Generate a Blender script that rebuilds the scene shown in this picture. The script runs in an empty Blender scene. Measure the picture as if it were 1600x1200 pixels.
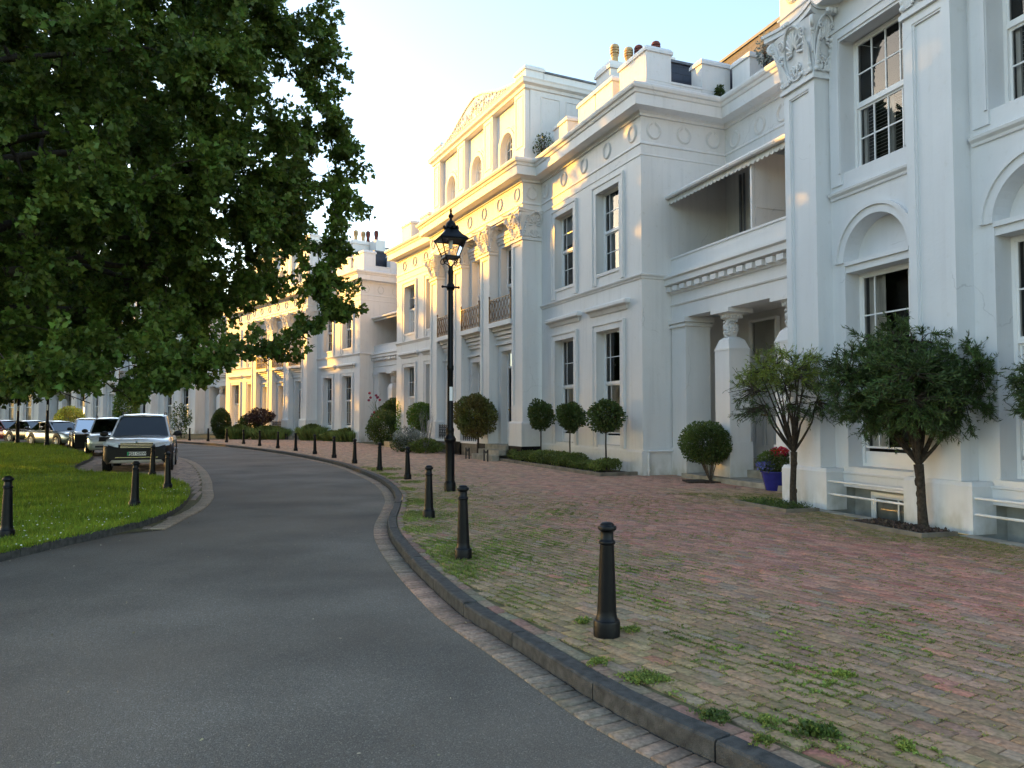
import bpy, bmesh, math, random
import numpy as np
from mathutils import Matrix, Vector
R=math.radians
rnd=random.Random(7)
scene=bpy.context.scene
C=scene.collection
# ---------------- camera, sky, sun ----------------
FPX=1180.0; CAMH=1.62; PITCH=math.atan(50/FPX)
cd=bpy.data.cameras.new('camera'); cam=bpy.data.objects.new('camera',cd); C.objects.link(cam)
cam.location=(0,0,CAMH); cam.rotation_euler=(math.pi/2+PITCH,0,0)
cd.sensor_width=36; cd.lens=36*FPX/1600; cd.clip_start=.05; cd.clip_end=3000
scene.camera=cam
SUN_AZ=R(-60.0)      # clockwise from +Y
SUN_EL=R(11.0)
w=bpy.data.worlds.new('World'); scene.world=w; w.use_nodes=True
nt=w.node_tree; bg=nt.nodes['Background']; sky=nt.nodes.new('ShaderNodeTexSky')
sky.sky_type='NISHITA'; sky.sun_disc=False; sky.sun_elevation=SUN_EL; sky.sun_rotation=SUN_AZ
sky.air_density=1.0; sky.dust_density=.8; sky.altitude=0; sky.ozone_density=.9
nt.links.new(sky.outputs[0],bg.inputs[0]); bg.inputs[1].default_value=.15
sd=bpy.data.lights.new('sun','SUN'); so=bpy.data.objects.new('sun',sd); C.objects.link(so)
sd.energy=3.7; sd.angle=R(.6); sd.color=(1,.47,.03)
sdir=Vector((math.sin(SUN_AZ)*math.cos(SUN_EL),math.cos(SUN_AZ)*math.cos(SUN_EL),math.sin(SUN_EL)))
so.rotation_euler=sdir.to_track_quat('Z','Y').to_euler(); so.location=(-30,20,30)
scene.view_settings.view_transform='Standard'; scene.view_settings.look='None'
scene.view_settings.exposure=2.08; scene.view_settings.gamma=1
scene.render.engine='CYCLES'
# ---------------- pixel to ground helper ----------------
def at(u,v,z=0.0):
    dx=(u-800)/FPX; du=(600-v)/FPX; c,s=math.cos(PITCH),math.sin(PITCH)
    t=(z-CAMH)/(s+du*c); return (dx*t,(c-du*s)*t)
# ---------------- materials ----------------
MT={}
def nodes(m):
    m.use_nodes=True; n=m.node_tree; return n,n.nodes['Principled BSDF']
def setp(p,**k):
    for a,b in k.items():
        a=a.replace('_',' ')
        if a in p.inputs: p.inputs[a].default_value=b
def mat(name,col,rough=.8,var=.08,scale=3.0,bump=.0,bscale=60,spec=.3,metal=0,detail=4,island=0,coat=0,trans=0,col2=None,stretch=None):
    m=bpy.data.materials.new(name); n,p=nodes(m); L=n.links
    setp(p,Roughness=rough,Specular_IOR_Level=spec,Metallic=metal,Coat_Weight=coat)
    tc=n.nodes.new('ShaderNodeTexCoord'); src=tc.outputs['Object']
    if stretch:
        mp=n.nodes.new('ShaderNodeMapping'); mp.inputs['Scale'].default_value=stretch; L.new(src,mp.inputs[0]); src=mp.outputs[0]
    nz=n.nodes.new('ShaderNodeTexNoise'); nz.inputs['Scale'].default_value=scale; nz.inputs['Detail'].default_value=detail; L.new(src,nz.inputs['Vector'])
    mr=n.nodes.new('ShaderNodeMapRange'); L.new(nz.outputs[0],mr.inputs[0]); mr.inputs[1].default_value=.3; mr.inputs[2].default_value=.7
    mx=n.nodes.new('ShaderNodeMix'); mx.data_type='RGBA'
    c=Vector(col[:3]); c2=Vector(col2) if col2 else c*(1-var*2)
    a=c*(1+var) if not col2 else c
    mx.inputs[6].default_value=(*c2,1); mx.inputs[7].default_value=(*[min(1,q) for q in a],1)
    L.new(mr.outputs[0],mx.inputs[0]); out=mx.outputs[2]
    if island:
        gi=n.nodes.new('ShaderNodeNewGeometry'); hs=n.nodes.new('ShaderNodeHueSaturation')
        m1=n.nodes.new('ShaderNodeMapRange'); L.new(gi.outputs['Random Per Island'],m1.inputs[0]); m1.inputs[3].default_value=1-island; m1.inputs[4].default_value=1+island
        L.new(m1.outputs[0],hs.inputs['Value'])
        m2=n.nodes.new('ShaderNodeMapRange'); 
        ml=n.nodes.new('ShaderNodeMath'); ml.operation='FRACT'; mm=n.nodes.new('ShaderNodeMath'); mm.operation='MULTIPLY'; mm.inputs[1].default_value=13.7
        L.new(gi.outputs['Random Per Island'],mm.inputs[0]); L.new(mm.outputs[0],ml.inputs[0]); L.new(ml.outputs[0],m2.inputs[0]); m2.inputs[3].default_value=.5-.035*(island>0); m2.inputs[4].default_value=.5+.02
        L.new(m2.outputs[0],hs.inputs['Hue']); L.new(out,hs.inputs['Color']); out=hs.outputs[0]
    L.new(out,p.inputs['Base Color'])
    if bump:
        nb=n.nodes.new('ShaderNodeTexNoise'); nb.inputs['Scale'].default_value=bscale; nb.inputs['Detail'].default_value=3; L.new(tc.outputs['Object'],nb.inputs['Vector'])
        b=n.nodes.new('ShaderNodeBump'); b.inputs['Strength'].default_value=bump; b.inputs['Distance'].default_value=.01; L.new(nb.outputs[0],b.inputs['Height']); L.new(b.outputs[0],p.inputs['Normal'])
    if trans:
        tr=n.nodes.new('ShaderNodeBsdfTranslucent'); L.new(out,tr.inputs[0]); ms=n.nodes.new('ShaderNodeMixShader'); ms.inputs[0].default_value=trans
        L.new(p.outputs[0],ms.inputs[1]); L.new(tr.outputs[0],ms.inputs[2]); L.new(ms.outputs[0],n.nodes['Material Output'].inputs[0])
    MT[name]=m; return m
def stucco(name,col,dirt=.55):
    m=bpy.data.materials.new(name); n,p=nodes(m); L=n.links; setp(p,Roughness=.62,Specular_IOR_Level=.25)
    tc=n.nodes.new('ShaderNodeTexCoord')
    def noise(sc,st=None,det=5):
        src=tc.outputs['Object']
        if st:
            mp=n.nodes.new('ShaderNodeMapping'); mp.inputs['Scale'].default_value=st; L.new(src,mp.inputs[0]); src=mp.outputs[0]
        z=n.nodes.new('ShaderNodeTexNoise'); z.inputs['Scale'].default_value=sc; z.inputs['Detail'].default_value=det; L.new(src,z.inputs['Vector']); return z.outputs[0]
    def ramp(o,a,b,c0,c1):
        r=n.nodes.new('ShaderNodeMapRange'); r.inputs[1].default_value=a; r.inputs[2].default_value=b; r.inputs[3].default_value=c0; r.inputs[4].default_value=c1; L.new(o,r.inputs[0]); return r.outputs[0]
    def mix(f,a,b):
        x=n.nodes.new('ShaderNodeMix'); x.data_type='RGBA'; L.new(f,x.inputs[0])
        for i,q in ((6,a),(7,b)):
            if hasattr(q,'is_output'): L.new(q,x.inputs[i])
            else: x.inputs[i].default_value=(*q,1)
        return x.outputs[2]
    c=Vector(col)
    base=mix(ramp(noise(.9),.35,.65,0,1),tuple(c*.95),tuple(c))
    streak=ramp(noise(1.6,(3,3,.22)),.52,.78,0,dirt)
    base=mix(streak,base,tuple(c*.80))
    spots=ramp(noise(7,None,6),.62,.74,0,dirt*.8)
    base=mix(spots,base,(c[0]*.78,c[1]*.76,c[2]*.70))
    fine=ramp(noise(2.1,(3.2,3.2,.30),7),.56,.74,0,dirt*.45); base=mix(fine,base,(c[0]*.80,c[1]*.785,c[2]*.75))
    sx=n.nodes.new('ShaderNodeSeparateXYZ'); L.new(tc.outputs['Object'],sx.inputs[0])
    lo=ramp(sx.outputs[2],.0,.55,1,0); mg=n.nodes.new('ShaderNodeMath'); mg.operation='MULTIPLY'; L.new(lo,mg.inputs[0]); L.new(ramp(noise(5,(1,1,.6),7),.38,.66,0,.85),mg.inputs[1]); base=mix(mg.outputs[0],base,(c[0]*.58,c[1]*.56,c[2]*.46))
    vo=n.nodes.new('ShaderNodeTexVoronoi'); vo.feature='DISTANCE_TO_EDGE'; vo.inputs['Scale'].default_value=.55
    nd=n.nodes.new('ShaderNodeTexNoise'); nd.inputs['Scale'].default_value=2.5; nd.inputs['Detail'].default_value=6; L.new(tc.outputs['Object'],nd.inputs['Vector']); vm=n.nodes.new('ShaderNodeMix'); vm.data_type='VECTOR'; vm.inputs[0].default_value=.25; L.new(tc.outputs['Object'],vm.inputs[4]); L.new(nd.outputs['Color'],vm.inputs[5]); L.new(vm.outputs[1],vo.inputs['Vector'])
    ck=n.nodes.new('ShaderNodeMath'); ck.operation='MULTIPLY'; L.new(ramp(vo.outputs['Distance'],0,.004,1,0),ck.inputs[0]); L.new(ramp(noise(.8),.52,.6,0,.45),ck.inputs[1]); base=mix(ck.outputs[0],base,tuple(c*.5))
    L.new(base,p.inputs['Base Color'])
    b=n.nodes.new('ShaderNodeBump'); b.inputs['Strength'].default_value=.25; b.inputs['Distance'].default_value=.008
    L.new(noise(22,None,6),b.inputs['Height']); b2=n.nodes.new('ShaderNodeBump'); b2.inputs['Strength'].default_value=.25; b2.inputs['Distance'].default_value=.05
    L.new(noise(1.1,None,2),b2.inputs['Height']); L.new(b.outputs[0],b2.inputs['Normal']); L.new(b2.outputs[0],p.inputs['Normal'])
    MT[name]=m; return m
STU=stucco('stucco',(.73,.715,.69)); STU2=stucco('stucco_clean',(.75,.74,.72),.3)
STU0=stucco('stucco_cool',(.69,.70,.71),.4)
WPAINT=mat('white_paint',(.80,.80,.79),.35,.03,2,spec=.5)
BLACKG=mat('black_gloss',(.003,.0035,.005),.40,.2,8,.15,40,spec=.2,coat=.0)
IRON=mat('iron',(.02,.02,.022),.45,.2,8,.2,50); SUNIRON=mat('sunlit_iron',(.36,.21,.10),.45,.5,14,.2,50,col2=(.08,.05,.03))  # balcony rails: golden sunlight and highlights on the iron put into the colour
WELL=mat('well_shade',(.30,.31,.29),.9,.2,3,.3,20)  # light well walls: shade of the deep recess put into the grey
STONE=mat('york_stone',(.34,.31,.25),.85,.18,4,.4,60)
BROWNST=mat('brown_stone',(.20,.17,.13),.85,.2,4,.4,60)
GRANITE=mat('granite',(.085,.083,.076),.8,.25,14,.9,110,col2=(.028,.028,.027),detail=12)
DARKIN=mat('dark_interior',(.05,.05,.048),.9)
BLIND=mat('blind',(.62,.63,.62),.6,.03)
CURT=mat('curtain',(.72,.71,.67),.9,.15,6,stretch=(14,14,.3))
TERRA=mat('terracotta',(.42,.20,.11),.8,.2,9,.3)
BUFF=mat('buff_clay',(.50,.36,.19),.8,.2,9,.3)
MAROON=mat('maroon_clay',(.16,.05,.04),.8,.2,9,.3)
LEAD=mat('lead',(.16,.17,.19),.6,.15)
BARK=mat('bark',(.055,.042,.03),.9,.3,18,.8,60)
BARK2=mat('bark_pale',(.13,.10,.075),.9,.3,18,.8,60)
def leafm(name,col,tr=.3,isl=.3,rough=.5,col2=None): return mat(name,col,rough,.25,1.3,island=isl,trans=tr,spec=.35,col2=col2)
LOAK=leafm('oak_leaf',(.11,.18,.03),.42,.35); LADDED=leafm('added_tree_leaf',(.06,.10,.02),.35)
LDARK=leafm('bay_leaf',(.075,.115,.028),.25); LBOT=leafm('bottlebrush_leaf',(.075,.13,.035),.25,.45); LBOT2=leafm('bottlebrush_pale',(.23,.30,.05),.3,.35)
LBUSH=leafm('bush_leaf',(.09,.14,.03),.25,.4); LHEDGE=leafm('hedge_leaf',(.14,.19,.04),.25,.4); LPHOT=leafm('photinia_leaf',(.11,.16,.035),.25,.4,col2=(.17,.12,.035))
LLAV=leafm('lavender_leaf',(.20,.28,.08),.3,.3); LSIL=leafm('silver_leaf',(.30,.34,.30),.3,.3); LYEL=leafm('gold_leaf',(.75,.72,.12),.3,.35); LBURG=leafm('burgundy_leaf',(.10,.06,.045),.25,.4)
LGRN=leafm('bright_leaf',(.14,.24,.04),.35,.3)
RED=mat('red_petal',(.55,.02,.02),.5,.2,20,island=.3,trans=.3); PINK=mat('pink_petal',(.45,.06,.12),.5,.2,20,island=.3,trans=.3); BLUEP=mat('blue_petal',(.15,.15,.5),.5,.2,20,island=.3)
SOIL=mat('soil',(.05,.035,.025),.95,.35,14,1.0,40)
def glassm(name,tint=.9,ior=1.5,rough=.0):
    m=bpy.data.materials.new(name); m.use_nodes=True; n=m.node_tree; L=n.links; n.nodes.clear()
    o=n.nodes.new('ShaderNodeOutputMaterial'); t=n.nodes.new('ShaderNodeBsdfTransparent'); t.inputs[0].default_value=(tint,tint,tint*1.0,1)
    g=n.nodes.new('ShaderNodeBsdfGlossy'); g.inputs['Roughness'].default_value=rough; fr=n.nodes.new('ShaderNodeFresnel'); fr.inputs[0].default_value=ior
    nz=n.nodes.new('ShaderNodeTexNoise'); nz.inputs['Scale'].default_value=1.7; tc=n.nodes.new('ShaderNodeTexCoord'); L.new(tc.outputs['Object'],nz.inputs['Vector'])
    b=n.nodes.new('ShaderNodeBump'); b.inputs['Strength'].default_value=.06; b.inputs['Distance'].default_value=.03; L.new(nz.outputs[0],b.inputs['Height']); L.new(b.outputs[0],g.inputs['Normal'])
    x=n.nodes.new('ShaderNodeMixShader'); L.new(fr.outputs[0],x.inputs[0]); L.new(t.outputs[0],x.inputs[1]); L.new(g.outputs[0],x.inputs[2]); L.new(x.outputs[0],o.inputs[0])
    MT[name]=m; return m
GLASS=glassm('window_glass',.85,1.6,.008); LGLASS=glassm('lantern_glass',.93,1.45,.02); CGLASS=glassm('car_glass',.12,2.4,.02); CGL2=glassm('dark_car_glass',.25,1.55,.01)
def slate():
    m=bpy.data.materials.new('slate'); n,p=nodes(m); L=n.links; setp(p,Roughness=.55)
    tc=n.nodes.new('ShaderNodeTexCoord'); sp=n.nodes.new('ShaderNodeSeparateXYZ'); L.new(tc.outputs['Object'],sp.inputs[0])
    ad=n.nodes.new('ShaderNodeMath'); L.new(sp.outputs[0],ad.inputs[0]); L.new(sp.outputs[1],ad.inputs[1]); cb=n.nodes.new('ShaderNodeCombineXYZ'); L.new(ad.outputs[0],cb.inputs[0]); L.new(sp.outputs[2],cb.inputs[1])
    b=n.nodes.new('ShaderNodeTexBrick'); L.new(cb.outputs[0],b.inputs['Vector']); b.inputs['Scale'].default_value=1; b.inputs['Brick Width'].default_value=.36; b.inputs['Row Height'].default_value=.23
    b.inputs['Mortar Size'].default_value=.012; b.inputs['Color1'].default_value=(.018,.02,.03,1); b.inputs['Color2'].default_value=(.03,.032,.045,1); b.inputs['Mortar'].default_value=(.02,.02,.025,1)
    L.new(b.outputs[0],p.inputs['Base Color']); bp=n.nodes.new('ShaderNodeBump'); bp.inputs['Distance'].default_value=.02; bp.invert=True; L.new(b.outputs['Fac'],bp.inputs['Height']); L.new(bp.outputs[0],p.inputs['Normal']); return m
SLATE=slate()
def asphalt():
    m=bpy.data.materials.new('asphalt'); n,p=nodes(m); L=n.links; setp(p,Roughness=.82,Specular_IOR_Level=.35)
    tc=n.nodes.new('ShaderNodeTexCoord'); O=tc.outputs['Object']
    v=n.nodes.new('ShaderNodeTexVoronoi'); v.inputs['Scale'].default_value=150; L.new(O,v.inputs['Vector'])
    sp=n.nodes.new('ShaderNodeSeparateColor'); L.new(v.outputs['Color'],sp.inputs[0])
    cr=n.nodes.new('ShaderNodeValToRGB'); L.new(sp.outputs[0],cr.inputs[0]); e=cr.color_ramp.elements
    e[0].position=0; e[0].color=(.085,.074,.058,1); e[1].position=1; e[1].color=(.25,.225,.18,1); k=cr.color_ramp.elements.new(.62); k.color=(.125,.108,.086,1); k=cr.color_ramp.elements.new(.93); k.color=(.15,.137,.118,1)
    nz=n.nodes.new('ShaderNodeTexNoise'); nz.inputs['Scale'].default_value=.55; nz.inputs['Detail'].default_value=6; L.new(O,nz.inputs['Vector'])
    mr=n.nodes.new('ShaderNodeMapRange'); L.new(nz.outputs[0],mr.inputs[0]); mr.inputs[1].default_value=.3; mr.inputs[2].default_value=.7; mr.inputs[3].default_value=.66; mr.inputs[4].default_value=1.5
    mx=n.nodes.new('ShaderNodeMix'); mx.data_type='RGBA'; mx.blend_type='MULTIPLY'; mx.inputs[0].default_value=1; L.new(cr.outputs[0],mx.inputs[6])
    cc=n.nodes.new('ShaderNodeCombineColor'); [L.new(mr.outputs[0],cc.inputs[i]) for i in range(3)]; L.new(cc.outputs[0],mx.inputs[7])
    nz2=n.nodes.new('ShaderNodeTexNoise'); nz2.inputs['Scale'].default_value=.22; L.new(O,nz2.inputs['Vector']); m3=n.nodes.new('ShaderNodeMapRange'); L.new(nz2.outputs[0],m3.inputs[0]); m3.inputs[1].default_value=.45; m3.inputs[2].default_value=.65; m3.inputs[4].default_value=.6
    m4=n.nodes.new('ShaderNodeMix'); m4.data_type='RGBA'; L.new(m3.outputs[0],m4.inputs[0]); L.new(mx.outputs[2],m4.inputs[6]); m4.inputs[7].default_value=(.16,.125,.092,1)
    L.new(m4.outputs[2],p.inputs['Base Color'])
    b=n.nodes.new('ShaderNodeBump'); b.inputs['Strength'].default_value=.7; b.inputs['Distance'].default_value=.006; L.new(v.outputs['Distance'],b.inputs['Height']); b.invert=True
    b2=n.nodes.new('ShaderNodeBump'); b2.inputs['Strength'].default_value=.3; b2.inputs['Distance'].default_value=.03; n4=n.nodes.new('ShaderNodeTexNoise'); n4.inputs['Scale'].default_value=6; L.new(O,n4.inputs['Vector']); L.new(n4.outputs[0],b2.inputs['Height']); L.new(b.outputs[0],b2.inputs['Normal'])
    L.new(b2.outputs[0],p.inputs['Normal']); return m
ASPH=asphalt()
# brick colour from a per-brick attribute, with fine surface noise
def brickmat():
    m=bpy.data.materials.new('clay_paver'); n,p=nodes(m); L=n.links; setp(p,Roughness=.8,Specular_IOR_Level=.3)
    at_=n.nodes.new('ShaderNodeAttribute'); at_.attribute_name='bcol'
    tc=n.nodes.new('ShaderNodeTexCoord')
    nz=n.nodes.new('ShaderNodeTexNoise'); nz.inputs['Scale'].default_value=35; nz.inputs['Detail'].default_value=6; L.new(tc.outputs['Object'],nz.inputs['Vector'])
    mr=n.nodes.new('ShaderNodeMapRange'); L.new(nz.outputs[0],mr.inputs[0]); mr.inputs[1].default_value=.3; mr.inputs[2].default_value=.7; mr.inputs[3].default_value=.62; mr.inputs[4].default_value=1.3
    cc=n.nodes.new('ShaderNodeCombineColor'); [L.new(mr.outputs[0],cc.inputs[i]) for i in range(3)]
    mx=n.nodes.new('ShaderNodeMix'); mx.data_type='RGBA'; mx.blend_type='MULTIPLY'; mx.inputs[0].default_value=1; L.new(at_.outputs['Color'],mx.inputs[6]); L.new(cc.outputs[0],mx.inputs[7])
    # lichen and moss patches
    n2=n.nodes.new('ShaderNodeTexNoise'); n2.inputs['Scale'].default_value=7; n2.inputs['Detail'].default_value=8; L.new(tc.outputs['Object'],n2.inputs['Vector'])
    m2=n.nodes.new('ShaderNodeMapRange'); L.new(n2.outputs[0],m2.inputs[0]); m2.inputs[1].default_value=.52; m2.inputs[2].default_value=.68; m2.inputs[4].default_value=.75
    m3=n.nodes.new('ShaderNodeMath'); m3.operation='MULTIPLY'; L.new(m2.outputs[0],m3.inputs[0]); L.new(at_.outputs['Alpha'],m3.inputs[1])
    x2=n.nodes.new('ShaderNodeMix'); x2.data_type='RGBA'; L.new(m3.outputs[0],x2.inputs[0]); L.new(mx.outputs[2],x2.inputs[6]); x2.inputs[7].default_value=(.15,.135,.06,1)
    L.new(x2.outputs[2],p.inputs['Base Color'])
    b=n.nodes.new('ShaderNodeBump'); b.inputs['Strength'].default_value=.6; b.inputs['Distance'].default_value=.006; L.new(nz.outputs[0],b.inputs['Height']); L.new(b.outputs[0],p.inputs['Normal']); return m
BRICKM=brickmat()
JOINT=mat('joint_soil',(.17,.155,.06),.95,.4,9,.8,60,col2=(.07,.055,.035))
GRASSG=mat('lawn_soil',(.11,.21,.02),.9,.3,1.2,.8,50,col2=(.06,.14,.015),detail=8)
GRASSB=mat('grass_blade',(.27,.37,.03),.6,.25,1.1,island=.4,trans=.35,col2=(.12,.19,.015))
GROUND=mat('far_ground',(.10,.12,.05),.9,.3,.05)
# ---------------- mesh builder ----------------
I4=Matrix.Identity(4)
def TR(x,y,a=0,z=0): return Matrix.Translation((x,y,z))@Matrix.Rotation(R(a),4,'Z')
class MB:
    def __init__(s,M=I4): s.v=[]; s.f=[]; s.M=M
    def add(s,vs,fs):
        k=len(s.v); s.v+= [tuple(s.M@Vector(p)) for p in vs]; s.f+=[[i+k for i in f] for f in fs]
    def box(s,x0,x1,y0,y1,z0,z1,tx=0,ty=0):
        if x0>x1: x0,x1=x1,x0
        s.add([(x0,y0,z0),(x1,y0,z0),(x1,y1,z0),(x0,y1,z0),(x0+tx,y0+ty,z1),(x1-tx,y0+ty,z1),(x1-tx,y1-ty,z1),(x0+tx,y1-ty,z1)],[(3,2,1,0),(4,5,6,7),(0,1,5,4),(1,2,6,5),(2,3,7,6),(3,0,4,7)])
    def quad(s,*p): s.add(p,[tuple(range(len(p)))])
    def lathe(s,prof,n=20,c=(0,0,0),rot=0,sx=1,sy=1):
        vs=[];fs=[]
        for r,z in prof:
            for i in range(n):
                a=2*math.pi*(i+.5*0)/n+rot; vs.append((c[0]+r*math.cos(a)*sx,c[1]+r*math.sin(a)*sy,c[2]+z))
        for j in range(len(prof)-1):
            for i in range(n):
                k=(i+1)%n; fs.append((j*n+i,j*n+k,(j+1)*n+k,(j+1)*n+i))
        fs.append(tuple(reversed(range(n)))); fs.append(tuple((len(prof)-1)*n+i for i in range(n)))
        s.add(vs,fs)
    def tube(s,pts,r,n=6,cap=True):
        pts=[Vector(p) for p in pts]; rs=r if isinstance(r,(list,tuple)) else [r]*len(pts)
        vs=[];fs=[]; up=None
        for i,p in enumerate(pts):
            d=(pts[min(i+1,len(pts)-1)]-pts[max(i-1,0)])
            if d.length<1e-9: d=Vector((0,0,1))
            d.normalize()
            if up is None: up=Vector((0,0,1)) if abs(d.z)<.9 else Vector((1,0,0))
            a=d.cross(up); 
            if a.length<1e-6: a=d.cross(Vector((1,.3,0)))
            a.normalize(); b=a.cross(d); up=b
            for k in range(n):
                t=2*math.pi*k/n; vs.append(tuple(p+a*(math.cos(t)*rs[i])+b*(math.sin(t)*rs[i])))
        for i in range(len(pts)-1):
            for k in range(n):
                q=(k+1)%n; fs.append((i*n+k,i*n+q,(i+1)*n+q,(i+1)*n+k))
        if cap: fs.append(tuple(reversed(range(n)))); fs.append(tuple((len(pts)-1)*n+k for k in range(n)))
        s.add(vs,fs)
    def blob(s,c,r,n=6,m=4,A=None):
        vs=[(0,0,1)];fs=[]
        for j in range(1,m):
            t=math.pi*j/m
            for i in range(n):
                a=2*math.pi*i/n; vs.append((math.sin(t)*math.cos(a),math.sin(t)*math.sin(a),math.cos(t)))
        vs.append((0,0,-1))
        for i in range(n): fs.append((0,1+i,1+(i+1)%n))
        for j in range(m-2):
            for i in range(n):
                k=(i+1)%n; fs.append((1+j*n+i,1+(j+1)*n+i,1+(j+1)*n+k,1+j*n+k))
        b=1+(m-2)*n
        for i in range(n): fs.append((b+i,len(vs)-1,b+(i+1)%n))
        out=[]
        for v in vs:
            q=Vector((v[0]*r[0],v[1]*r[1],v[2]*r[2]))
            if A: q=A@q
            out.append(tuple(q+Vector(c)))
        s.add(out,fs)
    def sweep(s,path,prof,closed=False):
        # path in plan (left side is outside), prof loop of (out,z)
        n=len(path); vs=[];fs=[];m=len(prof)
        P=[Vector((p[0],p[1])) for p in path]
        for i in range(n):
            dn=[]
            if i>0: dn.append((P[i]-P[i-1]).normalized())
            if i<n-1: dn.append((P[i+1]-P[i]).normalized())
            ns=[Vector((-d.y,d.x)) for d in dn]; nn=sum(ns,Vector((0,0))).normalized(); k=1/max(.3,nn.dot(ns[0])); nn=nn*k
            for o,z in prof: vs.append((P[i].x+nn.x*o,P[i].y+nn.y*o,z))
        for i in range(n-1):
            for j in range(m):
                q=(j+1)%m; fs.append((i*m+j,i*m+q,(i+1)*m+q,(i+1)*m+j))
        fs.append(tuple(range(m))); fs.append(tuple(reversed(range((n-1)*m,n*m))))
        s.add(vs,fs)
    def build(s,name,mt,parent=None,smooth=False,recalc=True):
        me=bpy.data.meshes.new(name); me.from_pydata(s.v,[],s.f); 
        if recalc:
            b=bmesh.new(); b.from_mesh(me); bmesh.ops.recalc_face_normals(b,faces=b.faces); b.to_mesh(me); b.free()
        if smooth:
            me.polygons.foreach_set('use_smooth',[True]*len(me.polygons))
            if smooth is not True:
                try: me.set_sharp_from_angle(angle=R(smooth))
                except Exception: pass
        for q in (mt if isinstance(mt,(list,tuple)) else [mt]): me.materials.append(q)
        o=bpy.data.objects.new(name,me); C.objects.link(o)
        if parent: o.parent=parent
        return o
def tag(o,label=None,cat=None,group=None,kind=None):
    if label: o['label']=label
    if cat: o['category']=cat
    if group: o['group']=group
    if kind: o['kind']=kind
    return o
def empty(name,loc=(0,0,0),rz=0,label=None,cat=None,group=None):
    o=bpy.data.objects.new(name,None); C.objects.link(o); o.location=loc if len(loc)==3 else (*loc,0); o.rotation_euler=(0,0,rz); o.empty_display_size=.2
    return tag(o,label,cat,group)
def copy_tree(o,parent=None):
    c=o.copy(); C.objects.link(c); c.parent=parent
    for ch in [x for x in KIDS.get(o.name,[])]: copy_tree(ch,c)
    return c
KIDS={}
def index_kids():
    KIDS.clear()
    for o in bpy.data.objects:
        if o.parent: KIDS.setdefault(o.parent.name,[]).append(o)
def np_mesh(name,V,k,mt,parent=None,smooth=False):
    # V: (N,k,3) polygons of k vertices each
    N=V.shape[0]; me=bpy.data.meshes.new(name); me.vertices.add(N*k); me.vertices.foreach_set('co',V.reshape(-1).astype(np.float32))
    me.loops.add(N*k); me.loops.foreach_set('vertex_index',np.arange(N*k,dtype=np.int32)); me.polygons.add(N)
    me.polygons.foreach_set('loop_start',np.arange(0,N*k,k,dtype=np.int32)); me.update(calc_edges=True); me.validate()
    for q in (mt if isinstance(mt,(list,tuple)) else [mt]): me.materials.append(q)
    o=bpy.data.objects.new(name,me); C.objects.link(o)
    if parent: o.parent=parent
    return o
LEAF={
 'oval':[(0,0),(.28,.25),(.30,.6),(0,1),(-.30,.6),(-.28,.25)],
 'lobed':[(0,0),(.12,.12),(.45,.08),(.30,.35),(.62,.50),(.28,.62),(.22,.82),(0,1.05),(-.22,.82),(-.28,.62),(-.62,.50),(-.30,.35),(-.45,.08),(-.12,.12)],
 'needle':[(0,0),(.09,.4),(0,1),(-.09,.4)],
 'blade':[(-.10,0),(.10,0),(0,1)],
}
def leaves(rng,P,D,S,kind,curl=.18):
    # P positions, D growth directions, S sizes
    T=np.array(LEAF[kind]); N=len(P); D=D/np.maximum(np.linalg.norm(D,axis=1,keepdims=True),1e-6)
    r=rng.normal(size=(N,3)); A=np.cross(D,r); A/=np.maximum(np.linalg.norm(A,axis=1,keepdims=True),1e-6); B=np.cross(A,D)
    x=T[:,0][None,:,None]; y=T[:,1][None,:,None]; z=(-curl*(T[:,1]**2)+np.abs(T[:,0])*.35)[None,:,None]
    return P[:,None,:]+S[:,None,None]*(x*A[:,None,:]+y*D[:,None,:]+z*B[:,None,:])
# ---------------- architecture helpers ----------------
def wall(mb,x0,x1,z0,z1,y,ops=(),dep=.3,arch=()):
    # front face at y with rectangular openings (a,b,c,d) and reveals; arch = list of (xc,zs,r)
    xs=sorted({x0,x1,*[o[0] for o in ops],*[o[1] for o in ops],*[a[0]-a[2] for a in arch],*[a[0]+a[2] for a in arch]})
    zs=sorted({z0,z1,*[o[2] for o in ops],*[o[3] for o in ops],*[a[1] for a in arch],*[a[1]+a[2] for a in arch]})
    xs=[x for x in xs if x0<=x<=x1]; zs=[z for z in zs if z0<=z<=z1]
    for i in range(len(xs)-1):
        for j in range(len(zs)-1):
            a,b,c,d=xs[i],xs[i+1],zs[j],zs[j+1]; mx,mz=(a+b)/2,(c+d)/2
            if any(o[0]<mx<o[1] and o[2]<mz<o[3] for o in ops): continue
            if any(abs(mx-q[0])<q[2] and q[1]<mz<q[1]+q[2] for q in arch): continue
            mb.quad((a,y,c),(b,y,c),(b,y,d),(a,y,d))
    arcx={round(q[0]-q[2],4) for q in arch}
    for a,b,c,d in ops:
        Y=y+dep
        mb.quad((a,y,c),(a,Y,c),(a,Y,d),(a,y,d)); mb.quad((b,y,c),(b,y,d),(b,Y,d),(b,Y,c)); mb.quad((a,y,c),(b,y,c),(b,Y,c),(a,Y,c))
        if round(a,4) not in arcx: mb.quad((a,y,d),(a,Y,d),(b,Y,d),(b,y,d))
    for xc,z,r in arch:
        n=20; pts=[(xc-r*math.cos(math.pi*i/n),z+r*math.sin(math.pi*i/n)) for i in range(n+1)]
        for i in range(n):
            (a,c),(b,d)=pts[i],pts[i+1]
            mb.quad((a,y,c),(b,y,d),(b,y+dep,d),(a,y+dep,c))
            t=z+r
            mb.quad((a,y,c),(a,y,t),(b,y,t),(b,y,d)) if i not in (0,n-1) else mb.quad((a,y,c),(a,y,t),(b,y,t),(b,y,d))
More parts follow.
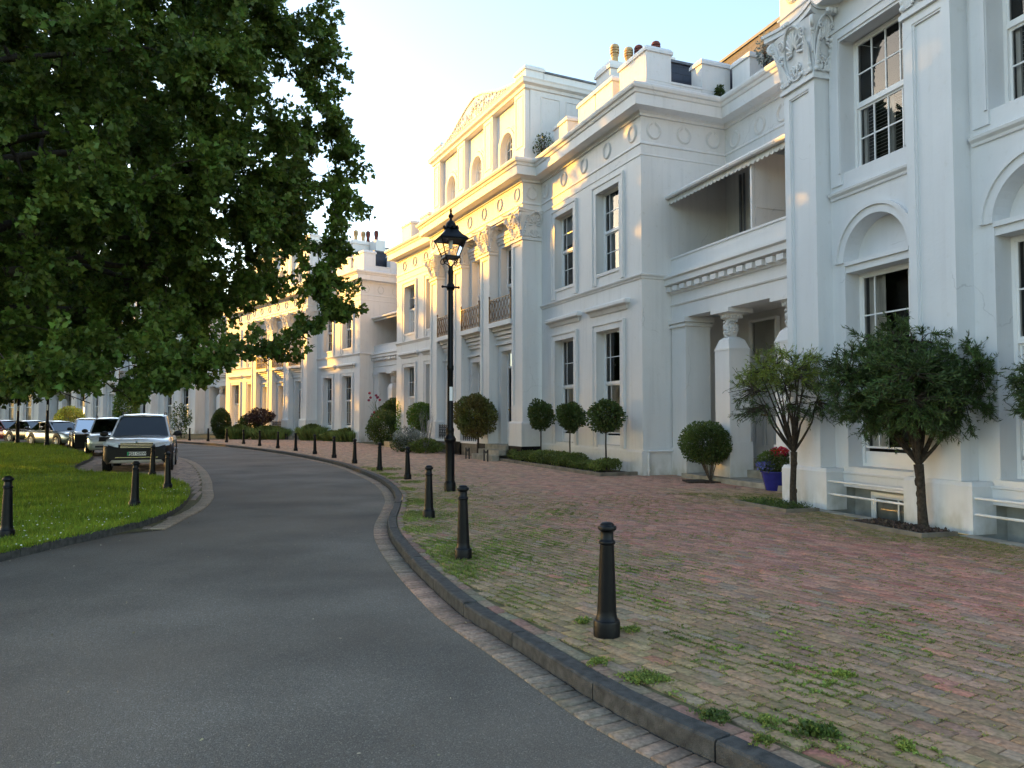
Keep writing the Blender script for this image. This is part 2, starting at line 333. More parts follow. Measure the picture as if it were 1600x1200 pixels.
def arch_band(mb,xc,z,r0,r1,y0,y1,leg=0,n=22):
    # semicircular moulding between radii r0 and r1, from y0 (front) to y1
    P=[(-1,-leg)]+[None]*(n+1)+[(1,-leg)]
    def ring(r):
        L=[]
        if leg: L.append((xc-r,z-leg))
        L+= [(xc-r*math.cos(math.pi*i/n),z+r*math.sin(math.pi*i/n)) for i in range(n+1)]
        if leg: L.append((xc+r,z-leg))
        return L
    A,B=ring(r0),ring(r1); m=len(A); vs=[]
    for (a,b) in ((A,y0),(B,y0),(B,y1),(A,y1)): vs+=[(p[0],b,p[1]) for p in a]
    fs=[]
    for i in range(m-1):
        for k in range(4): q=(k+1)%4; fs.append((k*m+i,k*m+i+1,q*m+i+1,q*m+i))
    fs.append((0,m,2*m,3*m)); fs.append((m-1,2*m-1,3*m-1,4*m-1)); mb.add(vs,fs)
def frame_rect(mb,x0,x1,z0,z1,w,y0,y1,bottom=True):
    mb.box(x0,x0+w,y0,y1,z0,z1); mb.box(x1-w,x1,y0,y1,z0,z1); mb.box(x0+w,x1-w,y0,y1,z1-w,z1)
    if bottom: mb.box(x0+w,x1-w,y0,y1,z0,z0+w)
def surround(mb,x0,x1,z0,z1,w,y,bottom=False):
    # stepped architrave, proud of the wall at y
    frame_rect(mb,x0,x1,z0,z1,.06,y-.075,y+.01,bottom); frame_rect(mb,x0+.06,x1-.06,z0,z1-.06,w-.06,y-.045,y+.01,bottom)
def sash(M,xc,y,z0,z1,w,cols,rows,parent,cur='curtain',panel=0,mid=None,bl=None,tag_=None):
    """sash window: frame mesh (part) > pane, curtain (sub-parts)"""
    m=MB(M); x0,x1=xc-w/2,xc+w/2; F=.055
    frame_rect(m,x0,x1,z0,z1,F,y,y+.10)
    if panel: m.box(x0+F,x1-F,y+.03,y+.07,z0+F,z0+panel); m.box(x0+F+.09,x1-F-.09,y+.02,y+.03,z0+F+.06,z0+panel-.06)
    zb=z0+F+panel; mz=mid if mid else (zb+z1-F)/2
    m.box(x0+F,x1-F,y+.005,y+.085,mz-.03,mz+.03)
    for (a,b,yy,rr) in ((mz+.03,z1-F,y+.012,rows[0]),(zb,mz-.03,y+.045,rows[1])):
        frame_rect(m,x0+F,x1-F,a,b,.035,yy,yy+.035)
        A,B=x0+F+.035,x1-F-.035; t=0; T=sum(cols)
        for c in cols[:-1]:
            t+=c; x=A+(B-A)*t/T; m.box(x-.012,x+.012,yy+.003,yy+.032,a+.035,b-.035)
        for i in range(1,rr):
            z=a+.035+(b-a-.07)*i/rr; m.box(A,B,yy+.006,yy+.029,z-.012,z+.012)
    wo=m.build('window',WPAINT,parent)
    g=MB(M); g.quad((x0+F,y+.03,mz),(x1-F,y+.03,mz),(x1-F,y+.03,z1-F),(x0+F,y+.03,z1-F)); g.quad((x0+F,y+.062,zb),(x1-F,y+.062,zb),(x1-F,y+.062,mz),(x0+F,y+.062,mz)); g.build('pane',GLASS,wo)
    d=MB(M); d.box(x0-.02,x1+.02,y+.55,y+.58,z0-.02,z1+.02); d.box(x0-.03,x0-.005,y+.1,y+.56,z0,z1); d.box(x1+.005,x1+.03,y+.1,y+.56,z0,z1); d.box(x0,x1,y+.1,y+.56,z1+.005,z1+.03); d.box(x0,x1,y+.1,y+.56,z0-.03,z0-.005); d.build('room',DARKIN,wo)
    if cur=='curtain':
        c=MB(M); n=14
        for (a,b) in ((x0+.05,x0+w*.30),(x1-w*.30,x1-.05)):
            for i in range(n):
                p=a+(b-a)*i/n; q=a+(b-a)*(i+1)/n; s=.03*(i%2); t=.03*((i+1)%2); c.quad((p,y+.17+s,zb),(q,y+.17+t,zb),(q,y+.17+t,z1-F),(p,y+.17+s,z1-F))
        c.build('curtain',CURT,wo)
    elif cur=='net':
        c=MB(M); n=22; a,b=x0+.05,x1-.05
        for i in range(n):
            p=a+(b-a)*i/n; q=a+(b-a)*(i+1)/n; s=.02*(i%2); t=.02*((i+1)%2); c.quad((p,y+.15+s,zb),(q,y+.15+t,zb),(q,y+.15+t,mz+.1),(p,y+.15+s,mz+.1))
        c.build('net_curtain',CURT,wo)
    elif cur=='blind':
        c=MB(M); c.box(x0+.05,x1-.05,y+.13,y+.15,z1-F-(z1-z0)*.38,z1-F); c.build('roller_blind',BLIND,wo)
    elif cur=='slats':
        c=MB(M); z=zb+.03
        top=bl if bl else mz
        while z<top:
            c.add([(x0+.16,y+.15,z),(x1-.16,y+.15,z),(x1-.16,y+.195,z+.018),(x0+.16,y+.195,z+.018),(x0+.16,y+.15,z+.004),(x1-.16,y+.15,z+.004),(x1-.16,y+.195,z+.022),(x0+.16,y+.195,z+.022)],[(0,1,2,3),(4,5,6,7),(0,1,5,4),(2,3,7,6)]); z+=.062
        c.box(x0+.08,x0+.15,y+.13,y+.17,zb,top+.05); c.box(x1-.15,x1-.08,y+.13,y+.17,zb,top+.05); c.box(x0+w*.5-.035,x0+w*.5+.035,y+.13,y+.17,zb,top+.05)
        c.box(x0+.08,x1-.08,y+.13,y+.17,top,top+.06)
        c.build('blind',BLIND,wo)
    return wo
def wreath(M,parent,c,ax,r=.20):
    # laurel wreath on a wall: c centre, ax 'x' (front wall) or 'y' (side wall facing +x)
    m=MB(M); n=15
    def P(a,rr,o): 
        u=math.sin(a)*rr; v=math.cos(a)*rr*1.08
        return (c[0]+u,c[1]-o,c[2]+v) if ax=='x' else (c[0]+o,c[1]+u,c[2]+v)
    for s in (1,-1):
        for i in range(n):
            a=s*(.30+(math.pi-.42)*i/(n-1)); k=1-.35*abs(i/(n-1)-.45)
            for q,(rr,o) in enumerate(((r+.02,.012),(r-.022,.012),(r,.03))):
                p=P(a+s*.05*q,rr,o); t=.5*math.pi-a+s*.5*(q-1)
                m.blob(p,(.038*k,.022,.026*k) if ax=='x' else (.022,.038*k,.026*k),5,3)
    for s in (1,-1):   # ribbon at the foot
        m.blob(P(math.pi+s*.22,r*1.02,.02),(.05,.02,.025) if ax=='x' else (.02,.05,.025),5,3)
    # shelf line above
    return m.build('wreath',STU,parent,30)
def spiral(mb,f,cx,cz,r,turns,s,rad,o0=.0):
    pts=[];rs=[]; n=int(turns*12)
    for i in range(n+1):
        t=i/n; a=s*(math.pi*.5+2*math.pi*turns*t); rr=r*(1-t*.88); pts.append(f(cx+rr*math.cos(a),cz+rr*math.sin(a),o0+.03*t)); rs.append(rad*(1-.5*t))
    mb.tube(pts,rs,5)
def capital(M,parent,x0,x1,yf,yb,z0,z1,side=True,hi=True):
    m=MB(M); H=z1-z0; w=x1-x0; xc=(x0+x1)/2
    # astragal
    m.box(x0-.05,x1+.05,yf-.05,yb,z0-.04,z0+.035); m.box(x0-.025,x1+.025,yf-.025,yb,z0+.035,z0+.07)
    # flared bell
    k=6
    for i in range(k):
        a=i/k; b=(i+1)/k; fa=.02+.13*a**2.2; fb=.02+.13*b**2.2; za=z0+.07+(H*.80)*a; zb=z0+.07+(H*.80)*b
        m.add([(x0-fa,yf-fa,za),(x1+fa,yf-fa,za),(x1+fa,yb,za),(x0-fa,yb,za),(x0-fb,yf-fb,zb),(x1+fb,yf-fb,zb),(x1+fb,yb,zb),(x0-fb,yb,zb)],[(0,1,5,4),(1,2,6,5),(3,0,4,7)])
    # concave abacus
    def ab(e0,e1,za,zb):
        n=8; lo=[];
        F=[(x0-e0+ (w+2*e0)*i/n, yf-e0+ .9*(e0-e1)*math.sin(math.pi*i/n)) for i in range(n+1)]
        S=[(x1+e0- .9*(e0-e1)*math.sin(math.pi*i/n), yf-e0+(yb-yf+e0)*i/n) for i in range(1,n+1)]
        pl=F+S+[(x0-e0,yb)]
        L=len(pl); m.add([(p[0],p[1],za) for p in pl]+[(p[0],p[1],zb) for p in pl],[tuple(range(L-1,-1,-1)),tuple(range(L,2*L))]+[(i,(i+1)%L,L+(i+1)%L,L+i) for i in range(L)])
    ab(.25,.10,z1-H*.13,z1-H*.05); ab(.29,.13,z1-H*.05,z1)
    fl=lambda v:.025+.13*min(1,max(0,(v-z0-.07)/(H*.8)))**2.2
    faces=[(lambda u,v,o:(xc+u,yf-fl(v)-o,v),w)]
    if side: yc=(yf+yb)/2; wy=(yb-yf); faces.append((lambda u,v,o:(x1+fl(v)+o,yf+wy*.5+u,v),wy))
    for f,ww in faces:
        hw=ww/2; q=min(1,ww/w) 
        zc=z0+H*.50
        # anthemion fan in an oval
        rx=.27*w*(.5+.5*q); rz=H*.30
        n=11 if hi else 9
        for i in range(n):
            a=math.pi*(i/(n-1))*1.10-.05*math.pi
            p=f(math.cos(a)*rx*.60,zc+math.sin(a)*rz*.62,.03)
            d=Vector(f(math.cos(a)*rx,zc+math.sin(a)*rz*1.05,.03))-Vector(f(0,zc,.03)); A=d.to_track_quat('X','Z').to_matrix()
            m.blob(p,(d.length*.42,.030*(.6+.4*w),.030*(.6+.4*w)),6,4,A)
        ov=[f(math.cos(2*math.pi*i/24)*rx*1.28,zc-H*.02+math.sin(2*math.pi*i/24)*H*.40,.02) for i in range(25)]
        m.tube(ov,.022,5,False)
        for s in (1,-1):
            g=lambda u,v,o,s=s:f(s*u,v,o)
            spiral(m,g,.085*q+.01,z0+H*.25,.075,1.6,1,.020,.02)
            spiral(m,g,hw*.72,z0+H*.70,.10*(.5+.5*q),1.6,-1,.024,.04)
            # acanthus leaves
            for j in range(5 if hi else 3):
                u=hw*(.55+.09*j) ; 
                pts=[f(s*u,z0+.07+H*.02,.01),f(s*(u+.02),z0+H*(.22+.05*j),.03+.012*j),f(s*(u+.05),z0+H*(.33+.07*j),.07+.02*j)]; m.tube(pts,[.030,.026,.010],5)
            for j in range(6): m.blob(f(s*hw*(.93-.03*j),z0+.12+H*.085*j,.03+.006*j),(.05,.04,.045),6,4)
            for j in range(4): m.blob(f(s*(.03+.015*j),z0+H*(.16+.03*j),.035),(.02,.02,.035),5,3)
            for j in range(4): m.blob(f(s*hw*(.25+.2*j),z0+H*.13,.02),(.035,.035,.05),6,4)
        for j in range(3): m.blob(f((j-1)*.07,z1-H*.13+.02,.13),(.04,.04,.05),6,4)
    # corner volutes and drooping leaves
    for (cx,sx) in ((x0-.14,-1),(x1+.14,1)):
        if sx==-1 and False: continue
        cy=yf-.14; zz=z1-H*.26
        m.tube([(cx-sx*.10,cy+.10,z0+H*.35),(cx-sx*.05,cy+.05,zz-.02),(cx+sx*.015,cy-.015,z1-H*.16)],[.03,.05,.045],6)
        pts=[];rs=[]
        for i in range(16):
            t=i/15; a=.9*math.pi-2*math.pi*1.3*t; rr=.10*(1-.75*t); u=rr*math.cos(a); pts.append((cx+sx*u*.7,cy-u*.7,zz+rr*math.sin(a))); rs.append(.045*(1-.3*t))
        m.tube(pts,rs,6)
        m.blob((cx,cy,zz),(.05,.05,.05),6,4)
        for i in range(5): m.blob((cx-sx*(.03+.02*i),cy+.03+.02*i,zz-.13-.035*i),(.05,.05,.035),6,4)
    for s in (0,1):   # central rosette on abacus
        pass
    return m.build('capital',STU0 if hi else STU,parent,35)
def pilaster(M,parent,x0,x1,yf,yb,z0,z1,zp,wp,cap=True,hi=False,base=None,mt=None,capz=8.87,wr=None):
    """plinth + panelled shaft; capital is a child"""
    mt=mt or STU; wr=wr or wp
    m=MB(M)
    m.box(x0-wp,x1+wr,yf-wp,yb,0 if base is None else base,zp-.06); m.box(x0-wp,x1+wr,yf-wp,yb,zp-.06,zp,.03,.03)
    # shaft with sunk panel
    b=.15; pz0=zp+ (1.2 if capz>1 and zp<1 else .55); 
    m.box(x0,x1,yf+.045,yb,zp,z1)                      # core
    m.box(x0,x0+b,yf,yf+.045,zp,z1); m.box(x1-b,x1,yf,yf+.045,zp,z1); m.box(x0+b,x1-b,yf,yf+.045,zp,pz0); m.box(x0+b,x1-b,yf,yf+.045,z1-.17,z1)
    m.box(x0+b,x0+b+.03,yf+.015,yf+.045,pz0,z1-.17); m.box(x1-b-.03,x1-b,yf+.015,yf+.045,pz0,z1-.17); m.box(x0+b+.03,x1-b-.03,yf+.015,yf+.045,z1-.20,z1-.17); m.box(x0+b+.03,x1-b-.03,yf+.015,yf+.045,pz0,pz0+.03)
    o=m.build('pilaster',mt,parent)
    if cap: capital(M,o,x0,x1,yf,yb,z1,capz,True,hi)
    if base is not None:
        k=MB(M); k.box(x0-wp-.012,x1+wp+.012,yf-wp-.012,yb,0,base); k.build('plinth_base',BLACKG,o)
    return o
def door(M,xc,y,z0,z1,w,parent,col=None,tz=None):
    col=col or BLACKG; m=MB(M); x0,x1=xc-w/2,xc+w/2; tz=tz or z1-.55
    frame_rect(m,x0,x1,z0,z1,.07,y,y+.12,False); m.box(x0+.07,x1-.07,y,y+.12,tz,tz+.07)
    fr=m.build('door_frame',WPAINT,parent)
    g=MB(M); g.quad((x0+.07,y+.07,tz+.07),(x1-.07,y+.07,tz+.07),(x1-.07,y+.07,z1-.07),(x0+.07,y+.07,z1-.07)); g.build('fanlight',GLASS,fr)
    k=MB(M); k.box(x0,x1,y+.5,y+.52,tz,z1); k.build('room',DARKIN,fr)
    d=MB(M); a,b=x0+.075,x1-.075; d.box(a,b,y+.05,y+.09,z0+.01,tz-.005)
    H=tz-z0
    for (za,zb) in ((.12,.40),(.47,.93)):
        for (p,q) in ((a+.08,(a+b)/2-.04),((a+b)/2+.04,b-.08)):
            frame_rect(d,p,q,z0+H*za,z0+H*zb,.03,y+.03,y+.05)
            d.box(p+.06,q-.06,y+.035,y+.05,z0+H*za+.06,z0+H*zb-.06)
    do=d.build('door',col,parent)
    h=MB(M); BR=MT.get('brass') or mat('brass',(.6,.45,.2),.25,.02,metal=1)
    h.box((a+b)/2-.12,(a+b)/2+.12,y+.025,y+.05,z0+H*.43-.025,z0+H*.43+.025); h.lathe([(.0,-.02),(.035,-.02),(.035,.02),(.0,.02)],10,(a+.07,y+.015,z0+H*.44)); h.tube([((a+b)/2-.05,y+.03,z0+H*.70),((a+b)/2-.05,y+.01,z0+H*.66),((a+b)/2+.05,y+.01,z0+H*.66),((a+b)/2+.05,y+.03,z0+H*.70)],.012,6)
    h.build('door_furniture',BR,do)
    return do
def parapet_block(mb,x0,x1,y0,y1,z0,z1):
    mb.box(x0,x1,y0,y1,z0,z1-.17); mb.box(x0-.05,x1+.05,y0-.05,y1+.05,z1-.17,z1-.09); mb.box(x0-.05,x1+.05,y0-.05,y1+.05,z1-.09,z1,.06,.06)
CORN=[(0,9.96),(.06,9.96),(.06,10.03),(.12,10.08),(.40,10.10),(.40,10.40),(.44,10.42),(.47,10.50),(.52,10.52),(.55,10.58),(.55,10.64),(.50,10.68),(.40,10.70),(0,10.72)]
def lines(mb,path):
    mb.sweep(path,[(0,9.17),(.035,9.18),(.035,9.21),(.012,9.24),(0,9.26)]); mb.sweep(path,[(0,8.86),(.022,8.87),(.022,8.90),(0,8.92)])
def stringc(mb,path): mb.sweep(path,[(0,5.40),(.03,5.42),(.04,5.46),(.075,5.49),(.085,5.53),(.06,5.55),(0,5.57)])
# ---------------- one terrace house: projecting bay, pavilion of three bays, bay ----------------
WB=6.2
def make_house(root):
    A=TR(0,0); P=A@TR(-6.7,-.75,4); Bf=P@TR(-9.6,.75,4)
    def pt(M,x,y): v=M@Vector((x,y,0)); return (v.x,v.y)
    # --- bays
    def bay(M,wd,cs,kinds,left):
        m=MB(M); ops=[]
        for c in cs: ops+= [(c-.71,c+.71,.75,4.22),(c-.70,c+.70,5.95,8.48)]
        wall(m,-wd,0,.0,10.0,0,ops,.30); m.build('wall',STU,root)
        m=MB(M); m.box(-wd,.045,-.05,.02,0,.62); m.box(-wd,.045,-.05,.02,.62,.68,0,.02); m.build('plinth',STU,root)
        for i,c in enumerate(cs):
            s=MB(M); surround(s,c-.95,c+.95,.685,4.42,.24,0); s.build('window_surround',STU,root)
            s=MB(M); surround(s,c-.95,c+.95,5.6,8.69,.25,0); s.box(c-.70,c+.70,-.03,.3,5.85,5.95); s.build('window_surround',STU,root)
            s=MB(M); s.sweep([(c+1.05,.05),(c+1.05,-.0),(c-1.05,-.0),(c-1.05,.05)],[(0,4.66),(.05,4.68),(.09,4.78),(.17,4.82),(.19,4.84),(.19,4.92),(.16,4.96),(0,4.99)]); s.build('window_hood',STU,root)
            sash(M,c,.24,.76,4.22,1.42,(.2,.6,.2),(2,2),root,kinds[i][0],panel=.28,mid=2.60); sash(M,c,.24,5.96,8.48,1.40,(.2,.6,.2),(2,2),root,kinds[i][1])
    bay(A,6.7,(-1.86,-4.83),[('net','curtain'),('net','blind')],False)
    bay(Bf,WB,(-1.45,-4.35),[('net','curtain'),('curtain','blind')],True)
    # returns of both bays
    m=MB(A); wr=TR(0,0,90); 
    m.quad((0,0,0),(0,7,0),(0,7,10.6),(0,0,10.6)); m.build('side_wall',STU,root)
    m=MB(Bf); m.quad((-WB,0,0),(-WB,7,0),(-WB,7,10.6),(-WB,0,10.6)); m.build('side_wall',STU,root)
    m=MB(A); m.box(0,.045,.02,2.9,0,.62); m.box(0,.045,.02,2.9,.62,.68,0,0); m.build('plinth',STU,root)
    # --- pavilion wall
    bc=(-1.875,-4.75,-7.625)
    m=MB(P); ops=[(c-.62,c+.62,.5,4.1 if i==0 else 3.85) for i,c in enumerate(bc)]+[(c-.68,c+.68,5.2,8.1) for c in bc]
    wall(m,-9.6,0,0,10.0,.42,ops,.28)
    m.quad((-.03,.05,0),(-.03,.9,0),(-.03,.9,10.6),(-.03,.05,10.6)); m.quad((-9.57,.05,0),(-9.57,.9,0),(-9.57,.9,10.6),(-9.57,.05,10.6)); m.build('wall',STU,root)
    # entablature over pavilion
    m=MB(P); m.box(-9.6,0,0,.9,8.99,9.97); m.build('entablature',STU,root)
    for i,x in enumerate((-.9,-3.75,-6.62,-9.6)):
        pilaster(P,root,x,x+.9,0,.9 if x in (-.9,-9.6) else .42,1.15,7.93,1.42,.08,True,False,.55,STU,8.99)
    for i,c in enumerate(bc):
        s=MB(P); s.box(c-.85,c-.62,.34,.42,.56,4.32 if i==0 else 4.05); s.box(c+.62,c+.85,.34,.42,.56,4.32 if i==0 else 4.05); t=4.1 if i==0 else 3.85
        s.box(c-.62,c+.62,.34,.42,t,t+.22); s.box(c-.98,c+.98,.26,.42,t+.24,t+.30); s.build('window_surround',STU,root)
        s=MB(P); s.box(c-.86,c-.68,.36,.42,5.2,8.1); s.box(c+.68,c+.86,.36,.42,5.2,8.1)
        for k in range(4): s.box(c-.86-.03*k,c+.86+.03*k,.36-.04*k,.42,8.1+.13*k,8.1+.13*(k+1))
        s.build('window_surround',STU,root)
        sash(P,c,.62,5.2,8.1,1.36,(1,1,1),(2,2),root,'curtain' if i else 'blind')
        # balcony
        b=MB(P)
        for k,(o,a,d) in enumerate(((.10,4.42,4.56),(.17,4.56,4.68),(.24,4.70,4.84),(.33,4.86,5.0))): b.box(c-.93,c+.93,.42-o,.42,a,d)
        b.box(c-.99,c+.99,.42-.5,.42,5.0,5.17); bo=b.build('balcony',STU2,root)
        r=MB(P); yy=.42-.44; ra=5.2; rb=6.08
        for xx in (c-.93,c+.93):
            r.box(xx-.022,xx+.022,yy-.022,yy+.022,5.17,6.14); r.blob((xx,yy,6.19),(.04,.04,.05),8,6); r.box(xx-.01,xx+.01,yy,.40,rb-.03,rb-.005); r.box(xx-.01,xx+.01,yy,.40,ra,ra+.02)
            r.box(xx-.008,xx+.008,yy+.2,yy+.215,ra,rb)
        r.box(c-.93,c+.93,yy-.015,yy+.015,rb-.03,rb); r.box(c-.93,c+.93,yy-.015,yy+.015,ra,ra+.025)
        for k in range(7):
            x=c-.93+1.86*(k+.5)/7; h=rb-ra
            for s_ in (1,-1):
                r.tube([(x+s_*.02,yy,ra+.02),(x+s_*.10,yy,ra+h*.28),(x+s_*.03,yy,ra+h*.5),(x+s_*.105,yy,ra+h*.74),(x,yy,rb-.03)],.011,4)
            r.blob((x,yy,ra+h*.5),(.03,.014,.05),6,4); r.blob((x,yy,ra+h*.16),(.022,.012,.05),6,4); r.blob((x,yy,ra+h*.86),(.022,.012,.05),6,4)
        for k in range(8):
            x=c-.93+1.86*k/7; r.box(x-.006,x+.006,yy-.006,yy+.006,ra,rb)
        r.build('railing',SUNIRON,bo)
        if i==0:
            door(P,c,.60,.62,4.1,1.24,root,tz=3.45)
            st=MB(P)
            for k in range(3): st.box(c-.93,c+.93,-.75+.28*k,.6,.0+.0*k,.18*(k+1)+.02)
            st.build('door_step',STONE,root)
            for xx in (c-.85,c+.85): bsn=MB(P); bsn.tube([(xx-.16,-.95,0),(xx-.16,-.95,.42),(xx-.10,-.95,.36),(xx,-.95,.30),(xx+.10,-.95,.36),(xx+.16,-.95,.42),(xx+.16,-.95,0)],.028,6); bsn.build('boot_scraper',IRON,root)
        else:
            sash(P,c,.62,.62,3.85,1.24,(.2,.6,.2),(2,2),root,'net',panel=.25,mid=2.3)
            q=MB(P); q.box(c-1.0,c+1.0,-.02,.42,0,.5); q.build('plinth_base',BROWNST,root)
            q=MB(P); q.box(c-1.02,c+1.02,-.06,.42,.503,.60); q.build('window_sill',STU2,root)
            g=MB(P); y=.06
            g.box(c-.86,c+.86,y-.01,y+.01,.68,.70); g.box(c-.86,c+.86,y-.01,y+.01,1.18,1.21)
            for k in range(9):
                x=c-.86+1.72*k/8; g.box(x-.012,x+.012,y-.012,y+.012,.6,1.26)
                if k<8:
                    x+=.107; g.tube([(x-.07,y,.7),(x+.07,y,.94),(x-.07,y,1.18)],.010,4); g.tube([(x+.07,y,.7),(x-.07,y,.94),(x+.07,y,1.18)],.010,4)
            g.build('window_guard',IRON,root)
    # --- frieze lines, string courses, cornice round the whole front
    path=[(0,2.85),(0,0),(-6.7,0),pt(P,0,0),pt(P,-9.6,0),pt(Bf,0,0),pt(Bf,-WB,0),pt(Bf,-WB,2.85)]
    m=MB(); lines(m,[(0,2.85),(0,0),(-6.65,0)]); lines(m,[pt(P,0,.72),pt(P,0,0),pt(P,-9.6,0),pt(P,-9.6,.72)]); lines(m,[pt(Bf,-.05,0),pt(Bf,-WB,0),pt(Bf,-WB,2.85)])
    m.build('frieze_moulding',STU,root)
    m=MB(); stringc(m,[(0,2.85),(0,0),(-6.68,0)]); m.build('string_course',STU,root); m=MB(); stringc(m,[pt(Bf,-.02,0),pt(Bf,-WB,0),pt(Bf,-WB,2.85)]); m.build('string_course',STU,root)
    m=MB(); m.sweep(path,CORN); m.build('cornice',STU,root)
    for x in (-.44,-1.9,-3.38,-4.86,-6.33): wreath(A,root,(x,-.0,9.60),'x')
    for y in (.42,1.42,2.42): wreath(A,root,(.0,y,9.60),'y')
    for k in range(7): wreath(P,root,(-.42-1.46*k,0,9.60),'x')
    wreath(P,root,(0,.38,9.60),'y')
    for x in (-.9,-2.3,-3.7,-5.1): wreath(Bf,root,(x,0,9.60),'x')
    # --- parapets and blocks
    m=MB(A); m.sweep([(-.07,3.2),(-.07,.25),(-6.8,.25)],[(0,10.6),(0,11.05),(.03,11.07),(.03,11.12),(-.3,11.12),(-.3,10.6)]); m.build('parapet',STU,root); m=MB()
    m.sweep([pt(Bf,.1,.25),pt(Bf,-WB+.07,.25),pt(Bf,-WB+.07,3.2)],[(0,10.6),(0,11.05),(.03,11.07),(.03,11.12),(-.3,11.12),(-.3,10.6)]); m.build('parapet',STU,root)
    for (M,a) in ((A,(-1.5,-.05,.22,1.05,10.7,12.05)),(A,(-3.0,-1.95,.22,.80,10.7,11.98)),(A,(-4.2,-3.05,.22,.8,10.7,11.98)),(A,(-6.1,-5.05,.22,.75,10.7,11.9)),(A,(-.55,-.05,2.1,3.1,10.7,12.0)),
                  (Bf,(-1.3,-.2,.22,.8,10.7,11.95)),(Bf,(-3.6,-2.5,.22,.8,10.7,11.98)),(Bf,(-WB+.05,-WB+1.4,.22,1.05,10.7,12.05)),(Bf,(-WB+.05,-WB+.55,2.1,3.1,10.7,12.0))):
        m=MB(M); parapet_block(m,*a); m.build('parapet_block',STU,root)
    # --- mansard roofs
    for (M,x0,x1) in ((A,-6.6,-.9),(Bf,-WB+.6,-.1)):
        m=MB(M); m.box(x0,x1,1.3,7.2,10.6,12.3,.25,.25); m.build('roof',SLATE,root)
        m=MB(M); m.box(x0+.2,x1-.2,1.5,7.0,12.3,12.38); m.build('roof_cap',LEAD,root)
    m=MB(P); m.box(-9.5,-.1,.5,7,10.0,10.6); m.build('roof_base',LEAD,root)
    # --- attic of the pavilion
    m=MB(P); aw=[(c-.55,c+.55,11.0,11.85) for c in bc]; wall(m,-9.6,0,10.6,13.4,.32,aw,.3,[(c,11.85,.55) for c in bc])
    m.quad((0,.32,10.6),(0,6.5,10.6),(0,6.5,13.4),(0,.32,13.4)); m.quad((-9.6,.32,10.6),(-9.6,6.5,10.6),(-9.6,6.5,13.4),(-9.6,.32,13.4)); m.quad((-9.6,6.5,10.6),(0,6.5,10.6),(0,6.5,13.4),(-9.6,6.5,13.4))
    frame_rect(m,-9.0,-.6,0,0,.0,0,0) if False else None
    at_=m.build('attic_wall',STU,root)
    m=MB(P); m.box(-9.6,-.0,.05,.32,10.72,10.98); m.box(.0,.02,.9,6.2,10.9,13.1) if False else None
    for x in (-.95,-3.75,-6.62,-9.6):
        m.box(x+.05,x+.9,.12,.32,10.98,13.40); m.box(x-.0,x+.95,.06,.32,10.98,11.2)
        frame_rect(m,x+.17,x+.78,11.35,13.25,.04,.095,.12)
    frame_rect(m,0,0,0,0,0,0,0) if False else None
    m.build('attic_pilaster',STU,root)
    m=MB(P@TR(0,0,90)); frame_rect(m,.75,1.55,11.1,13.2,.035,-.025,.0); frame_rect(m,1.8,5.6,11.1,13.2,.035,-.025,.0); m.build('side_panel',STU,root)
    for c in bc:
        m=MB(P); arch_band(m,c,11.85,.55,.70,.25,.32,.0); arch_band(m,c,11.85,.74,.80,.28,.32,.0); m.box(c-.70,c-.55,.25,.32,10.98,11.85); m.box(c+.55,c+.70,.25,.32,10.98,11.85); m.build('window_surround',STU,root)
        m=MB(P); arch_band(m,c,11.85,.47,.55,.5,.58,.85); 
        for k in (-.18,.18): m.box(c+k-.015,c+k+.015,.52,.56,11.0,12.28)
        for z in (11.28,11.85): m.box(c-.47,c+.47,.52,.56,z-.015,z+.015)
        arch_band(m,c,11.85,.20,.23,.52,.56)
        wn=m.build('window',WPAINT,root)
        g=MB(P); g.quad(*[(c-.5*math.cos(math.pi*i/12),.54,11.85+.5*math.sin(math.pi*i/12)) for i in range(13)],(c+.5,.54,11.0),(c-.5,.54,11.0)); g.build('pane',GLASS,wn)
        g=MB(P); g.box(c-.56,c+.56,.58,.6,10.99,12.42); g.build('room',CURT,wn)
    m=MB(P); m.sweep([(0,6.5),(0,.12),(-9.6,.12),(-9.6,6.5)],[(-.22,13.38),(0,13.38),(.05,13.40),(.07,13.50),(.18,13.56),(.20,13.66),(.23,13.72),(0,13.76),(-.22,13.76)]); m.build('attic_cornice',STU,root)
    m=MB(P)
    parapet_block(m,-9.55,-8.7,.15,.9,13.74,14.3); m.build('corner_block',STU,root); m=MB(P); parapet_block(m,-.9,-.05,.15,.9,13.74,14.3)
    m.build('corner_block',STU,root); m=MB(P); m.box(-.25,-.02,.9,6.45,13.74,14.08); m.build('attic_parapet',STU,root); m=MB(P); m.box(-9.58,-9.35,.9,6.45,13.74,14.08); m.build('attic_parapet',STU,root)
    m=MB(P); m.box(-9.3,-.27,.9,6.45,13.70,13.9); m.box(-.3,0.03,.95,6.5,14.09,14.15); m.build('roof_cap',LEAD,root)
    # low pediment with relief ornament
    pe=[(-8.6,13.75),(-1.0,13.75),(-1.0,13.95),(-2.4,14.25),(-4.0,14.78),(-4.8,14.92),(-5.6,14.78),(-7.2,14.25),(-8.6,13.95)]
    m=MB(P); L=len(pe); m.add([(a,.18,b) for a,b in pe]+[(a,.50,b) for a,b in pe],[tuple(range(L)),tuple(range(2*L-1,L-1,-1))]+[(i,(i+1)%L,L+(i+1)%L,L+i) for i in range(L)])
